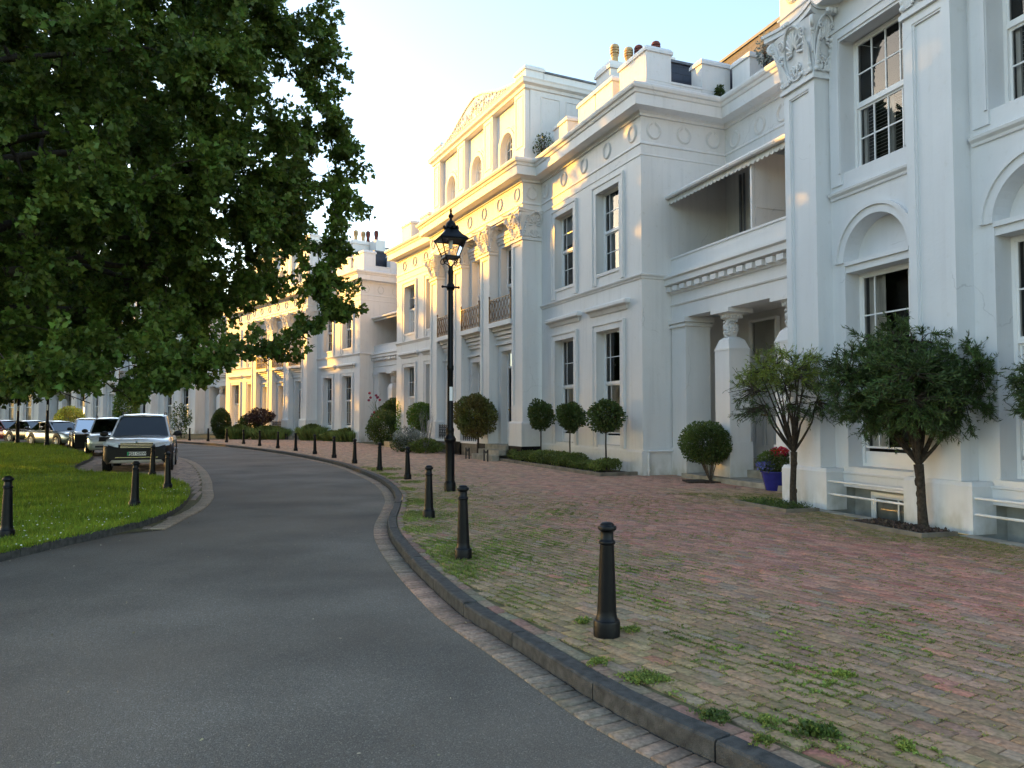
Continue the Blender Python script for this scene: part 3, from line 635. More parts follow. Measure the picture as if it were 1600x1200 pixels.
    for (a,b) in zip(pe[2:-1],pe[3:]):
        m.add([(a[0],.12,a[1]-.05),(b[0],.12,b[1]-.05),(b[0],.12,b[1]+.04),(a[0],.12,a[1]+.04),(a[0],.54,a[1]-.05),(b[0],.54,b[1]-.05),(b[0],.54,b[1]+.04),(a[0],.54,a[1]+.04)],[(0,1,2,3),(7,6,5,4),(0,4,5,1),(3,2,6,7),(1,5,6,2),(0,3,7,4)])
    po=m.build('pediment',STU,root)
    m=MB(P); rr=random.Random(3)
    for s in (1,-1):
        for i in range(13):
            x=-4.8+s*(.25+.25*i); top=14.86-.235*abs(x+4.8)-.05; 
            h=max(.08,(top-13.82)); spiral(m,lambda u,v,o:(u,.16-o,v),x,13.85+h*.35,min(.12,h*.3),1.3,s*(1 if i%2 else -1),.022)
            for k in range(3): m.blob((x+rr.uniform(-.08,.08),.15,13.86+h*rr.uniform(.3,.9)),(.035,.035,.075),6,4,Matrix.Rotation(rr.uniform(-1,1),3,'Y'))
    for i in range(11):
        a=math.pi*(.08+.84*i/10); m.blob((-4.8+.22*math.cos(a),.14,14.25+.34*math.sin(a)),(.03,.03,.14),6,4,Matrix.Rotation(math.pi/2-a,3,'Y'))
    m.build('relief_ornament',STU,po,40)
    # --- chimneys
    def chimney(M,x,y,zt,pots,pos=None,L=None,hw=.32):
        m=MB(M); n=len(pots); L=L or .42*n+.2; m.box(x-hw,x+hw,y-.05,y+L,10.6,zt-.32); m.box(x-hw-.06,x+hw+.06,y-.11,y+L+.06,zt-.32,zt-.22); m.box(x-hw-.04,x+hw+.04,y-.09,y+L+.04,zt-.22,zt-.05,.04,.04); ch=m.build('chimney',STU,root)
        for i,mt_ in enumerate(pots):
            k=MB(M); k.lathe([(.14,0),(.14,.06),(.12,.10),(.115,.30),(.14,.33),(.14,.37),(.11,.38),(.11,.41),(.155,.41),(.165,.45),(.155,.47),(.11,.48),(.11,.50),(.155,.50),(.165,.54),(.155,.56),(.11,.57),(.11,.59),(.155,.59),(.16,.64),(.12,.71),(.05,.75),(.0,.755)],14,(*(pos[i] if pos else (x,y+.28+.42*i)),zt-.06)); k.build('chimney_pot',mt_,ch,40)
    chimney(A,-4.65,1.45,13.7,(BUFF,BUFF,MAROON,MAROON),[(-4.45,1.75),(-4.45,2.30),(-4.2,2.55),(-3.75,2.95)],1.9,.50)
    m=MB(A); m.box(-3.99,-3.1,2.6,3.3,10.6,13.6); m.build('chimney_shoulder',STU,root)
    chimney(Bf,-3.2,5.2,13.6,(TERRA,TERRA))
# ---------------- link between two houses: columned porch, balcony above ----------------
LLEN=6.9
def bearded_head(M,parent,c,sc=1.0):
    # stone head of a bearded man, facing local -y
    m=MB(M); N1,N2=34,26
    def surf(th,ph):
        d=Vector((math.sin(ph)*math.sin(th),-math.sin(ph)*math.cos(th),math.cos(ph)))   # th=0 front
        r=Vector((.145*d.x,.185*d.y,.235*d.z)); x,y,z=r
        f=max(0,-d.y)
        def g(cx,cz,sx,sz,a): return a*math.exp(-((x-cx)/sx)**2-((z-cz)/sz)**2)*f
        o=g(0,0,.022,.055,.055)+g(0,-.03,.03,.022,.03)+g(0,.055,.10,.018,.026)-g(.05,.02,.028,.018,.03)-g(-.05,.02,.028,.018,.03)-g(0,-.085,.05,.010,.018)+g(0,-.07,.04,.012,.012)+g(0,-.10,.03,.012,.012)
        if z<-.06 or abs(x)>.09: o+=.018*math.sin(z*130+8*x)*math.cos(x*90+z*40)+.03*(z<-.1)
        if z>.09 or d.y>.1: o+=.014*math.sin(x*120+z*50)*math.cos(z*100+y*60)
        return r+d*o
    vs=[];fs=[]
    for j in range(1,N2):
        for i in range(N1): vs.append(surf(2*math.pi*i/N1,math.pi*j/N2))
    vs=[tuple(Vector(c)+v*sc) for v in vs]
    for j in range(N2-2):
        for i in range(N1): k=(i+1)%N1; fs.append((j*N1+i,j*N1+k,(j+1)*N1+k,(j+1)*N1+i))
    fs.append(tuple(range(N1))); fs.append(tuple((N2-2)*N1+i for i in range(N1))); m.add(vs,fs)
    rr=random.Random(5)
    for i in range(60):    # curls of hair, moustache and beard
        a=rr.uniform(.55,2*math.pi-.55); z=rr.uniform(-.14,.2); p=(c[0]+.15*sc*math.sin(a),c[1]-.185*sc*math.cos(a),c[2]+z*sc); m.blob(p,(.036*sc,.036*sc,.030*sc),6,4)
    for i in range(34):
        a=rr.uniform(-.9,.9); z=rr.uniform(-.27,-.10); k=1-abs(z+.1)*1.2; p=(c[0]+.115*sc*k*math.sin(a),c[1]-.17*sc*k*math.cos(a)-.02,c[2]+z*sc); 
        if z>-.13 and abs(a)<.35: continue
        m.blob(p,(.028*sc,.028*sc,.034*sc),6,4)
    return m.build('bearded_head',STU2,parent,60)
def make_link(root,rough=False):
    # local frame: x along front from the bay on the left, y into the building
    L=LLEN
    m=MB(); m.quad((-1.2,1.9,5.4),(L,1.9,5.4),(L,1.9,10.0),(-1.2,1.9,10.0)); m.quad((-1.2,2.02,0),(L,2.02,0),(L,2.02,5.0),(-1.2,2.02,5.0)); m.build('back_wall',STU,root)
    m=MB(); lines(m,[(L,1.9),(-1.1,1.9)][::1]); m.build('frieze_moulding',STU,root)
    m=MB(); m.sweep([(L,1.9),(-.6,1.9)],CORN); m.build('cornice',STU,root)
    for x in (.38,1.5,2.42,3.5,4.6,5.7): wreath(I4,root,(x,1.9,9.53),'x')
    m=MB(); m.box(-2.6,L,2.4,7.5,10.6,12.6,.0,.25); m.build('roof',SLATE,root); m=MB(); m.box(-2.6,L,2.6,7.3,12.6,12.68); m.build('roof_cap',LEAD,root)
    m=MB(); m.sweep([(L,2.1),(-.3,2.1)],[(0,10.65),(0,11.0),(-.25,11.0),(-.25,10.65)]); parapet_block(m,2.6,3.9,2.05,2.5,10.7,11.35); parapet_block(m,.1,.9,2.05,2.5,10.7,11.9); m.build('parapet',STU,root)
    # porch slab, entablature, dentils
    m=MB(); m.sweep([(L,0),(-.9,0)],[(-.45,4.3),(0,4.3),(0,4.66),(.03,4.67),(.045,4.71),(.0,4.73),(0,4.98),(.05,5.0),(.05,5.04),(-.45,5.04)]); m.build('entablature',STU2,root)
    m=MB(); m.sweep([(L,0),(-.9,0)],[(-.45,5.04),(.06,5.04),(.06,5.20),(.22,5.24),(.22,5.38),(.28,5.42),(.28,5.47),(.10,5.50),(.10,5.58),(.03,5.60),(-.45,5.60)]); co=m.build('porch_cornice',STU2,root)
    m=MB(); x=-.4
    while x<L: m.box(x,x+.23,-.17,-.06,5.06,5.19); x+=.36
    m.build('dentil',STU2,co)
    m=MB(); m.box(-1.2,L,.45,3.0,4.45,4.6); m.build('porch_ceiling',STU,root)
    m=MB(); m.box(-1.2,L,.1,3.0,5.3,5.45); m.build('balcony_floor',LEAD,root)
    m=MB(); m.box(-.9,L,.0,.16,5.60,5.98); m.box(-.9,L,-.03,.19,5.98,6.03); m.build('balcony_parapet',STU2,root)
    # awning
    m=MB(); m.add([(-.95,-.08,7.72),(L,-.08,7.72),(L,1.9,8.55),(-.95,1.9,8.55),(-.95,-.08,7.76),(L,-.08,7.76),(L,1.9,8.60),(-.95,1.9,8.60)],[(0,1,2,3),(4,5,6,7),(0,1,5,4),(0,3,7,4),(1,2,6,5)]); aw=m.build('awning',WPAINT,root)
    m=MB(); m.tube([(-.95,-.13,7.74),(L,-.13,7.74)],.062,8); 
    for k in range(9): m.tube([(-.5+.85*k,-.13,7.74),(-.46+.85*k,-.13,7.74)],.074,8)
    m.build('gutter',STU2,aw)
    m=MB(); n=int((L+.95)/.17)
    for i in range(n):
        a=-.95+.17*i
        p=[(a,7.70),(a+.17,7.70),(a+.17,7.60),(a+.15,7.56),(a+.085,7.53),(a+.02,7.56),(a,7.60)]
        m.add([(q[0],-.05,q[1]) for q in p]+[(q[0],-.03,q[1]) for q in p],[tuple(range(7)),tuple(range(13,6,-1))]+[(j,(j+1)%7,7+(j+1)%7,7+j) for j in range(7)])
    m.build('scalloped_valance',CURT,aw)
    m=MB(); 
    for x in (-.3,): m.box(x,x+.14,-.05,.35,6.95,7.62); m.add([(x,-.05,6.95),(x+.14,-.05,6.95),(x+.14,.35,6.95),(x,.35,6.95),(x+.03,.15,6.72),(x+.11,.15,6.72),(x+.11,.3,6.72),(x+.03,.3,6.72)],[(0,1,5,4),(1,2,6,5),(2,3,7,6),(3,0,4,7),(4,5,6,7)])
    m.build('awning_bracket',STU2,aw)
    m=MB(); m.box(3.52,3.58,.02,.10,6.03,7.66); m.build('balcony_post',STU2,root)
    m=MB(); m.box(3.54,3.58,.11,1.88,6.0,7.9); m.box(3.58,3.60,.11,1.88,6.55,6.60); m.build('balcony_partition',STU,root)
    m=MB(); m.tube([(.7,1.83,5.5),(.7,1.83,8.4)],.045,6); m.tube([(.86,1.84,5.5),(.86,1.84,8.4)],.03,6); m.build('drain_pipe',LEAD,root)
    sash(I4,1.75,1.86,5.55,7.75,.95,(1,1),(2,2),root,None)
    # anta pilaster and inner wall on the left
    m=MB(); m.box(.05,.75,-.02,.75,.75,4.05); m.box(.0,.80,-.07,.8,.0,.75); m.box(.0,.80,-.07,.8,4.05,4.12); m.box(-.03,.83,-.10,.83,4.16,4.3); m.box(.03,.77,-.04,.77,4.12,4.16); m.build('porch_pilaster',STU2,root)
    # low wall and vent slot beside the bay, steps
    m=MB(); m.box(1.0,L,-.35,3.0,0,.12); m.box(.9,L,.45,2.0,.12,.30); m.box(.9,L,.95,2.0,.30,.48); m.build('porch_step',STONE,root)
    # herm pillars
    for x in (2.05,4.35):
        m=MB(); w_=.60; m.box(x-.04,x+w_+.04,-.04,w_+.04,0.05,.98); m.box(x,x+w_,0,w_,.98,3.25); m.box(x-.012,x+w_+.012,-.012,w_+.012,3.25,3.30)
        # pyramid shoulders with a rounded top
        m.add([(x,0,3.30),(x+w_,0,3.30),(x+w_,w_,3.30),(x,w_,3.30),(x+.10,.06,3.52),(x+w_-.10,.06,3.52),(x+w_-.10,w_-.06,3.52),(x+.10,w_-.06,3.52),(x+.2,.16,3.60),(x+w_-.2,.16,3.60),(x+w_-.2,w_-.16,3.60),(x+.2,w_-.16,3.60)],[(0,1,5,4),(1,2,6,5),(2,3,7,6),(3,0,4,7),(4,5,9,8),(5,6,10,9),(6,7,11,10),(7,4,8,11),(8,9,10,11)])
        m.lathe([(.12,3.5),(.105,3.62),(.11,3.75)],16,(x+.3,.32,0))
        hp=m.build('herm_pillar',STU2,root)
        bearded_head(I4,hp,(x+.3,.27,3.83),.92)
        m=MB(); m.lathe([(.15,4.0),(.16,4.04),(.20,4.06),(.28,4.16),(.30,4.19)],20,(x+.3,.30,0)); m.box(x-.07,x+.67,-.07,.67,4.19,4.298)
        for k in range(20):
            a=2*math.pi*k/20; m.blob((x+.3+.245*math.cos(a),.30+.245*math.sin(a),4.11),(.028,.028,.05),6,4)
        m.build('herm_capital',STU2,hp,30)
    door(I4,1.52,1.86,.48,4.25,1.15,root,MT.get('grey_door') or mat('grey_door',(.42,.43,.43),.4,.03),tz=3.2)
index_first=None
# ---------------- nearest house: giant pilasters, arched ground floor windows ----------------
def make_near(root):
    # plinth front plane y=0, wall plane y=.42; x=0 right edge of first plinth; bays of 2.9
    m=MB(); bcs=(.77,3.67,6.57); ops=[]; 
    for c in bcs: ops+= [(c-.71,c+.71,.72,4.30),(c-.72,c+.72,5.9,8.30)]
    wall(m,-1.1,9,.42,10.0,.42,ops,.34,[(c,4.30,.71) for c in bcs])
    m.quad((-1.12,.12,0),(-1.12,8,0),(-1.12,8,10.6),(-1.12,.12,10.6)); m.quad((9,.42,0),(9,8,0),(9,8,10.6),(9,.42,10.6))
    m.build('wall',STU0,root)
    # tympanum set behind transom
    for c in bcs:
        m=MB(); m.quad((c-.71,.70,4.1),(c+.71,.70,4.1),(c+.71,.70,5.05),(c-.71,.70,5.05)); m.build('tympanum',STU0,root)
    for c in bcs:
        s=MB(); arch_band(s,c,4.30,.71,.84,.385,.42,0); arch_band(s,c,4.30,.84,.90,.35,.42,.0); s.build('arch_moulding',STU0,root)
        s=MB(); s.box(c-.71,c+.71,.44,.70,4.12,4.24); s.box(c-.71,c+.71,.40,.70,4.24,4.31); s.build('transom',STU0,root)
        s=MB(); frame_rect(s,c-.98,c+.98,5.70,8.52,.26,.385,.42,False); s.box(c-.99,c+.99,.36,.42,8.47,8.53); frame_rect(s,c-.78,c+.78,5.9,8.36,.05,.36,.385,False); s.build('window_surround',STU0,root)
        s=MB(); s.sweep([(c+1.0,.42),(c-1.0,.42)],[(0,5.45),(.03,5.46),(.04,5.50),(.085,5.54),(.095,5.58),(.06,5.60),(0,5.62)]); s.build('string_course',STU0,root)
        s=MB(); s.box(c-.76,c+.76,.36,.78,.66,.745); s.build('window_sill',STU2,root)
        sash(I4,c,.70,5.92,8.28,1.44,(1,1,1,1),(2,2),root,'slats'); sash(I4,c,.72,.75,4.12,1.42,(.2,.6,.2),(2,2),root,'curtain',panel=.26,mid=2.65)
    for i,x in enumerate((-1.11,1.79,4.69,7.59)):
        m0=MB(); pilaster(I4,root,x,x+.85 if i==0 else x+.83,.10,.42,0,7.75,.71,.10,True,True,None,STU0,8.98,.26)
    # plinth course between, wall beam over the light wells
    m=MB(); 
    for (a,b) in ((-.03,1.65),(2.75,4.55)):
        m.box(a-.0,b,.36,.60,.40,.655)
    m.sweep([(9,.36),(-1.0,.36)],[(0,.62),(.025,.63),(.025,.66),(0,.665)])
    m.build('plinth_beam',STU0,root)
    for (a,b) in ((.0,1.67),(2.9,4.57),(5.8,7.47)):
        m=MB(); m.quad((a-.1,.62,-1.6),(b+.1,.62,-1.6),(b+.1,.62,.41),(a-.1,.62,.41)); [ (m.quad((q,.0,-1.6),(q,.62,-1.6),(q,.62,-.0),(q,.0,-.0)), m.quad((q,.40,.0),(q,.62,.0),(q,.62,.42),(q,.40,.42))) for q in (a-.03,b+.03)]; m.quad((a-.1,.40,.418),(b+.1,.40,.418),(b+.1,.63,.418),(a-.1,.63,.418)); m.quad((a,.05,-1.6),(b,.05,-1.6),(b,.05,-.02),(a,.05,-.02)); m.quad((a,0,-1.6),(b,0,-1.6),(b,.62,-1.6),(a,.62,-1.6)); m.build('light_well',WELL,root)
        sash(I4,(a+b)/2+.15,.56,-1.2,.34,1.15,(1,1),(1,1),root,None)
        m=MB()
        for z in (.50,.28): m.tube([(a-.03,.05,z),(b+.03,.05,z)],.019,8)
        m.build('guard_rail',STU2,root)
    # entablature, frieze, cornice
    m=MB(); m.box(-1.15,9,.06,.5,8.98,9.97); m.quad((-1.15,.06,8.98),(-1.15,8,8.98),(-1.15,8,9.97),(-1.15,.06,9.97)); m.build('entablature',STU0,root)
    p=[(9,.06),(-1.15,.06),(-1.15,8)]
    p=[(9,.06),(-1.15,.06),(-1.15,7)]
    m=MB(); q=[(9,.06),(-1.15,.06),(-1.15,7)]
    # path runs right to left so that the street is outside
    m.sweep(q,[(0,9.17),(.035,9.18),(.035,9.21),(0,9.24)]) ; m.build('frieze_moulding',STU0,root)
    m=MB(); m.sweep(q,CORN); m.build('cornice',STU0,root)
    for k in range(7): wreath(I4,root,(-.72+1.45*k,.06,9.60),'x')
    m=MB(); m.box(-1.0,9,.4,8,10.6,13.6); m.build('attic_wall',STU0,root)
# ---------------- place the terrace ----------------
class Fr:
    def __init__(q,x,y,a):
        q.a=a; q.o=(x,y); r=R(a); q.X=(math.sin(r),-math.cos(r)); q.Y=(math.cos(r),math.sin(r)); q.rz=R(a-90)
    def w(q,x,y): return (q.o[0]+q.X[0]*x+q.Y[0]*y, q.o[1]+q.X[1]*x+q.Y[1]*y)
    def M(q): return Matrix.Translation((*q.o,0))@Matrix.Rotation(q.rz,4,'Z')
F0=Fr(*at(1292,797),17.0); F1=Fr(*at(1005,743),22.0); L1=Fr(*F1.w(0,.95),19.5)
near=empty('terrace_house',(*F0.o,0),F0.rz,'nearest white stucco house with giant panelled pilasters, arched ground floor windows and light wells','house','stucco terrace houses of the crescent'); make_near(near)
h1=empty('terrace_house',(*F1.o,0),F1.rz,'white stucco house behind the lamp post with three iron balconies and a pedimented sunlit attic','house','stucco terrace houses of the crescent'); make_house(h1)
l1=empty('porch_link',(*L1.o,0),L1.rz,'columned porch link with bearded herm pillars and awning balcony beside the nearest house','porch','porch links between the terrace houses'); make_link(l1)
index_kids()
F2=Fr(-9.45,46.8,37.0)
T=F2.M()@F1.M().inverted()
FR=[F1,F2]; cur=F2.M(); curL=T@L1.M()
labs=[('second white stucco house, its right bay lit yellow beside the oak leaves','second columned porch link, half hidden behind the rose bushes'),('third white stucco house, beyond the dark domed shrub and mostly under the oak leaves','third columned porch link at the dark domed shrub'),('fourth white stucco house, behind the parked black car','fourth columned porch link, at the green shrub behind the parked cars'),('farthest white stucco house at the left edge, behind the red car','farthest columned porch link, at the left edge behind the oak leaves')]
for i,(a,b) in enumerate(labs):
    c=copy_tree(h1); c.matrix_world=cur; c.location=cur.translation; c.rotation_euler=cur.to_euler(); c['label']=a
    l=copy_tree(l1); l.location=curL.translation; l.rotation_euler=curL.to_euler(); l['label']=b
    e=cur.to_euler().z; 
    if i>0: FR.append(Fr(cur.translation.x,cur.translation.y,math.degrees(e)+90))
    cur=T@cur; curL=T@curL
# ---------------- ground, road, kerbs, paving ----------------
def catmull(P,step=.25):
    out=[]; P=[Vector(p) for p in P]
    for i in range(1,len(P)-2):
        a,b,c,d=P[i-1:i+3]; n=max(2,int((c-b).length/step))
        for k in range(n):
            t=k/n; out.append(.5*((2*b)+(c-a)*t+(2*a-5*b+4*c-d)*t*t+(3*b-a-3*c+d)*t**3))
    out.append(P[-2]); return [(p.x,p.y) for p in out]
def offset(path,d):
    out=[]
    for i,p in enumerate(path):
        a=Vector(path[max(i-1,0)]); b=Vector(path[min(i+1,len(path)-1)]); t=(b-a).normalized(); out.append((p[0]-t.y*d,p[1]+t.x*d))
    return out
def polymesh(name,pts,z,mt,kind='structure'):
    b=bmesh.new(); vs=[b.verts.new((x,y,z)) for x,y in pts]; f=b.faces.new(vs)
    if f.normal.z<0 : f.normal_flip()
    bmesh.ops.triangulate(b,faces=b.faces[:]); bmesh.ops.recalc_face_normals(b,faces=b.faces[:])
    if b.faces[:][0].normal.z<0: bmesh.ops.reverse_faces(b,faces=b.faces[:])
    me=bpy.data.meshes.new(name); b.to_mesh(me); b.free(); me.materials.append(mt); o=bpy.data.objects.new(name,me); C.objects.link(o); o['kind']=kind; return o
KP=[(9,-5),(6,-2.2),(3.2,.55),(1.9,2.4),(1.4,3.2),(1.01,3.83),(.60,4.45),(.0,5.72),(-.42,6.6),(-.78,7.58),(-1.16,8.73),(-1.5,9.89),(-1.78,11.01),(-1.98,12.19),(-2.15,13.75),(-2.45,15.9),(-3.21,19.03),(-4.43,22.5),(-6.22,26.8),(-8.77,31.6),(-11.01,35.3),(-14.19,40.0),(-17.93,44.9),(-21.3,48.3)]
f3,f4,f5=FR[2],FR[3],FR[4]
KP+= [f3.w(-2,-7.8),f3.w(-12,-9),f3.w(-23,-8.2),f4.w(-2,-8),f4.w(-12,-9),f4.w(-23,-8.2),f5.w(-2,-8),f5.w(-12,-9),f5.w(-26,-8)]
K=catmull(KP)
KA=np.array(K)
# kerb path goes away from the camera; its left side is the road
kin=offset(K,-.13)
build_side=[F0.w(9,0),F0.w(-1.2,0),F0.w(-1.2,4),L1.w(3,4),F1.w(0,4)]
poly=kin+[FR[4].w(-26,4),FR[4].w(0,4),FR[3].w(0,4),FR[2].w(0,4),F2.w(0,4),F1.w(-22,6),F1.w(0,4),L1.w(4,4),F0.w(-1.2,4),F0.w(-1.2,0.02),F0.w(9,0.02),(12,-3)]
pv=polymesh('pavement',poly,-.014,JOINT)
road=polymesh('road',offset(K,-.03)+[FR[4].w(-26,-40),(-90,60),(-60,-10),(9,-10)],-.115,ASPH)
gm=MB(); X0,X1,Y0,Y1=-3,14,-4,24; Bg=2500
for (a,b,c,d) in ((-Bg,X0,-Bg,Bg),(X1,Bg,-Bg,Bg),(X0,X1,Y1,Bg),(X0,X1,-Bg,Y0)): gm.quad((a,c,-.16),(b,c,-.16),(b,d,-.16),(a,d,-.16))
gm.build('ground',GROUND)['kind']='structure'
# kerb stones
def kerb(path,name,w,ztop,zbot,mt,side,L=.92,rseed=1):
    rr=random.Random(rseed); m=MB(); P=path; acc=0; seg=[P[0]]; 
    def stone(seg):
        if len(seg)<2: return
        o=offset(seg,side*w); n=len(seg); dz=rr.uniform(-.006,.006); e=.012
        prof=[(0,zbot),(0,ztop-e),(e,ztop),(w,ztop),(w,zbot)]
        vs=[];fs=[]
        # tighten ends for a joint
        for i in range(n):
            p=Vector(seg[i]); q=Vector(o[i]); 
            if i==0: t=(Vector(seg[1])-p).normalized()*.006; p+=t;q+=t
            if i==n-1: t=(Vector(seg[-2])-p).normalized()*.006; p+=t;q+=t
            for d,z in prof:
                v=p+(q-p)*(d/w); vs.append((v.x,v.y,z+dz*(z>zbot)))
        k=len(prof)
        for i in range(n-1):
            for j in range(k-1): fs.append((i*k+j,i*k+j+1,(i+1)*k+j+1,(i+1)*k+j))
        fs.append(tuple(range(k))); fs.append(tuple(reversed(range((n-1)*k,n*k)))); m.add(vs,fs)
    for i in range(1,len(P)):
        acc+=(Vector(P[i])-Vector(P[i-1])).length; seg.append(P[i])
        if acc>=L: stone(seg); seg=[P[i]]; acc=0; 
    stone(seg); o=m.build(name,mt); o['kind']='structure'; return o
kerb(K,'kerb',.125,.006,-.2,GRANITE,-1)
# lawn
G=[(-6.6,4.0),(-6.35,6.5),(-6.15,8.0),(-6.09,9.06),(-6.02,9.64),(-5.95,10.2),(-5.80,11.1),(-5.77,12.3),(-6.02,13.7),(-6.75,15.9),(-7.75,18.1),(-9.0,19.9),(-10.4,21.3),(-12.6,22.4),(-14.2,24.6),(-17.4,31.4),(-22.6,38.6),(-28.2,45.4),(-33.7,49.6),(-42,53)]
GC=catmull(G,.3)
lawn_o=polymesh('lawn',offset(GC,.06)+[(-60,50),(-60,3),(-7,3)],-.02,GRASSG)
kerb(GC,'lawn_kerb',.13,-.008,-.2,GRANITE,1,rseed=3)
# paving bricks
def inpoly(x,y,poly):
    P=np.array(poly); n=len(P); r=np.zeros(x.shape,bool); j=n-1
    for i in range(n):
        xi,yi=P[i]; xj,yj=P[j]; c=((yi>y)!=(yj>y))
        with np.errstate(divide='ignore',invalid='ignore'): r^= c&(x<(xj-xi)*(y-yi)/(yj-yi+1e-12)+xi)
        j=i
    return r
def vnoise(x,y,sc,seed=0):
    rg=np.random.RandomState(seed); g=rg.rand(256,256); X=x/sc+1000; Y=y/sc+1000; i=np.floor(X).astype(int); j=np.floor(Y).astype(int); u=X-i; v=Y-j; u=u*u*(3-2*u); v=v*v*(3-2*v)
    a=g[i%256,j%256]; b=g[(i+1)%256,j%256]; c=g[i%256,(j+1)%256]; d=g[(i+1)%256,(j+1)%256]; return a*(1-u)*(1-v)+b*u*(1-v)+c*(1-u)*v+d*u*v
def brickmesh(name,cx,cy,ang,L,Wd,z,col,alpha,seed=1,tilt=.009):
    rg=np.random.RandomState(seed); N=len(cx); ca,sa=np.cos(ang),np.sin(ang); b=.0035
    hl=L/2*np.ones(N); hw=Wd/2*np.ones(N)
    hl=hl*rg.uniform(.98,1.005,N); hw=hw*rg.uniform(.955,1.01,N)
    dz=rg.uniform(-.004,.003,N); tx=rg.normal(0,tilt,N); ty=rg.normal(0,tilt,N)
    vs=[]
    for (ins,zz) in ((b,0),(0,-b),(0,-.045)):
        for (sx,sy) in ((-1,-1),(1,-1),(1,1),(-1,1)):
            lx=sx*(hl-ins); ly=sy*(hw-ins); 
            vs.append(np.stack([cx+lx*ca-ly*sa,cy+lx*sa+ly*ca,z+zz+dz+tx*lx+ty*ly],1))
    V=np.stack(vs,1).reshape(-1,3)
    fq=[(0,1,2,3)]+[(0+i,4+i,4+(i+1)%4,(i+1)%4) for i in range(4)]+[(4+i,8+i,8+(i+1)%4,4+(i+1)%4) for i in range(4)]
    F=(np.array(fq)[None]+ (np.arange(N)*12)[:,None,None]).reshape(-1,4)
    me=bpy.data.meshes.new(name); me.vertices.add(len(V)); me.vertices.foreach_set('co',V.reshape(-1).astype(np.float32)); me.loops.add(F.size); me.loops.foreach_set('vertex_index',F.reshape(-1).astype(np.int32)); me.polygons.add(len(F)); me.polygons.foreach_set('loop_start',np.arange(0,F.size,4,dtype=np.int32)); me.update(calc_edges=True)
    at_=me.attributes.new('bcol','FLOAT_COLOR','POINT'); cc=np.repeat(np.concatenate([col,alpha[:,None]],1),12,axis=0); at_.data.foreach_set('color',cc.reshape(-1).astype(np.float32))
    me.materials.append(BRICKM); o=bpy.data.objects.new(name,me); C.objects.link(o); o['kind']='structure'; return o
BA=math.atan2(.8387,-.5446); ca,sa=math.cos(BA),math.sin(BA)
Ls,Ws=.215,.1025; gp=.005
jj,ii=np.meshgrid(np.arange(-420,420),np.arange(-320,320),indexing='ij')
uu=(ii+.5*(jj%2)+.12*np.sin(jj*7.3))*(Ls+gp); vv=jj*(Ws+gp)
bx=(uu*ca-vv*sa).ravel()-4; by=(uu*sa+vv*ca).ravel()+24
k=offset(K,-.265); py=k+[FR[2].w(-2,0),F2.w(-2,0),F1.w(-12,-1),F1.w(-7,0),F1.w(0.02,0),F1.w(.02,1.1),L1.w(1.0,-.33),L1.w(5.8,-.33),F0.w(-1.22,.5),F0.w(-1.22,-.24),F0.w(9,-.24),(12,-3)]
ok=(by>2.4)&(by<52)&(bx>-26)&(bx<9)&(bx/np.maximum(by,.1)<.8)
bx,by=bx[ok],by[ok]; ok=inpoly(bx,by,py); bx,by=bx[ok],by[ok]
def kerbdist(x,y):
    out=np.full(x.shape,1e9)
    for p in KA[::2]: out=np.minimum(out,(x-p[0])**2+(y-p[1])**2)
    return np.sqrt(out)
kd=kerbdist(bx,by); fd=-( (bx-F0.o[0])*F0.Y[0]+(by-F0.o[1])*F0.Y[1])
rg=np.random.RandomState(4); N=len(bx)
def lerp(a,b,t): return np.array(a)[None]*(1-t[:,None])+np.array(b)[None]*t[:,None]
olive,grey,pink,redb,tan=(.32,.225,.11),(.32,.195,.12),(.38,.185,.13),(.44,.16,.115),(.50,.31,.20)
nz=vnoise(bx,by,1.3,2)*.6+vnoise(bx,by,.45,5)*.4
t1=np.clip((kd-.4+nz*1.6)/2.2,0,1); col=lerp(olive,grey,t1)
t2=np.clip((kd-2.0+(nz-.5)*2.6)/1.8,0,1); col=col*(1-t2[:,None])+np.array(pink)*t2[:,None]
rb=(rg.rand(N)<.09*t2+.03)&(by<16); col[rb]=col[rb]*.35+np.array(redb)*.65
t3=np.clip((1.4-fd+nz)/1.4,0,1)*(by<17); col=col*(1-.75*t3[:,None])+np.array(olive)*.95*.75*t3[:,None]
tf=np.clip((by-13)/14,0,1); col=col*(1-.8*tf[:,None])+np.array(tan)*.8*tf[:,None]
gr=rg.rand(N)<.13; col[gr]=col[gr]*.5+np.array((.25,.20,.145))*.5
col*=rg.uniform(.80,1.28,(N,1)); col*=rg.uniform(.94,1.06,(N,3))
alpha=np.clip(1.1-kd/3.2+.8*t3,0.05,1)*np.clip(1-tf*.5,0,1)
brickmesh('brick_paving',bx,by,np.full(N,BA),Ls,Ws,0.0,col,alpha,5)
BRX,BRY,BKD,BF=bx,by,kd,t3
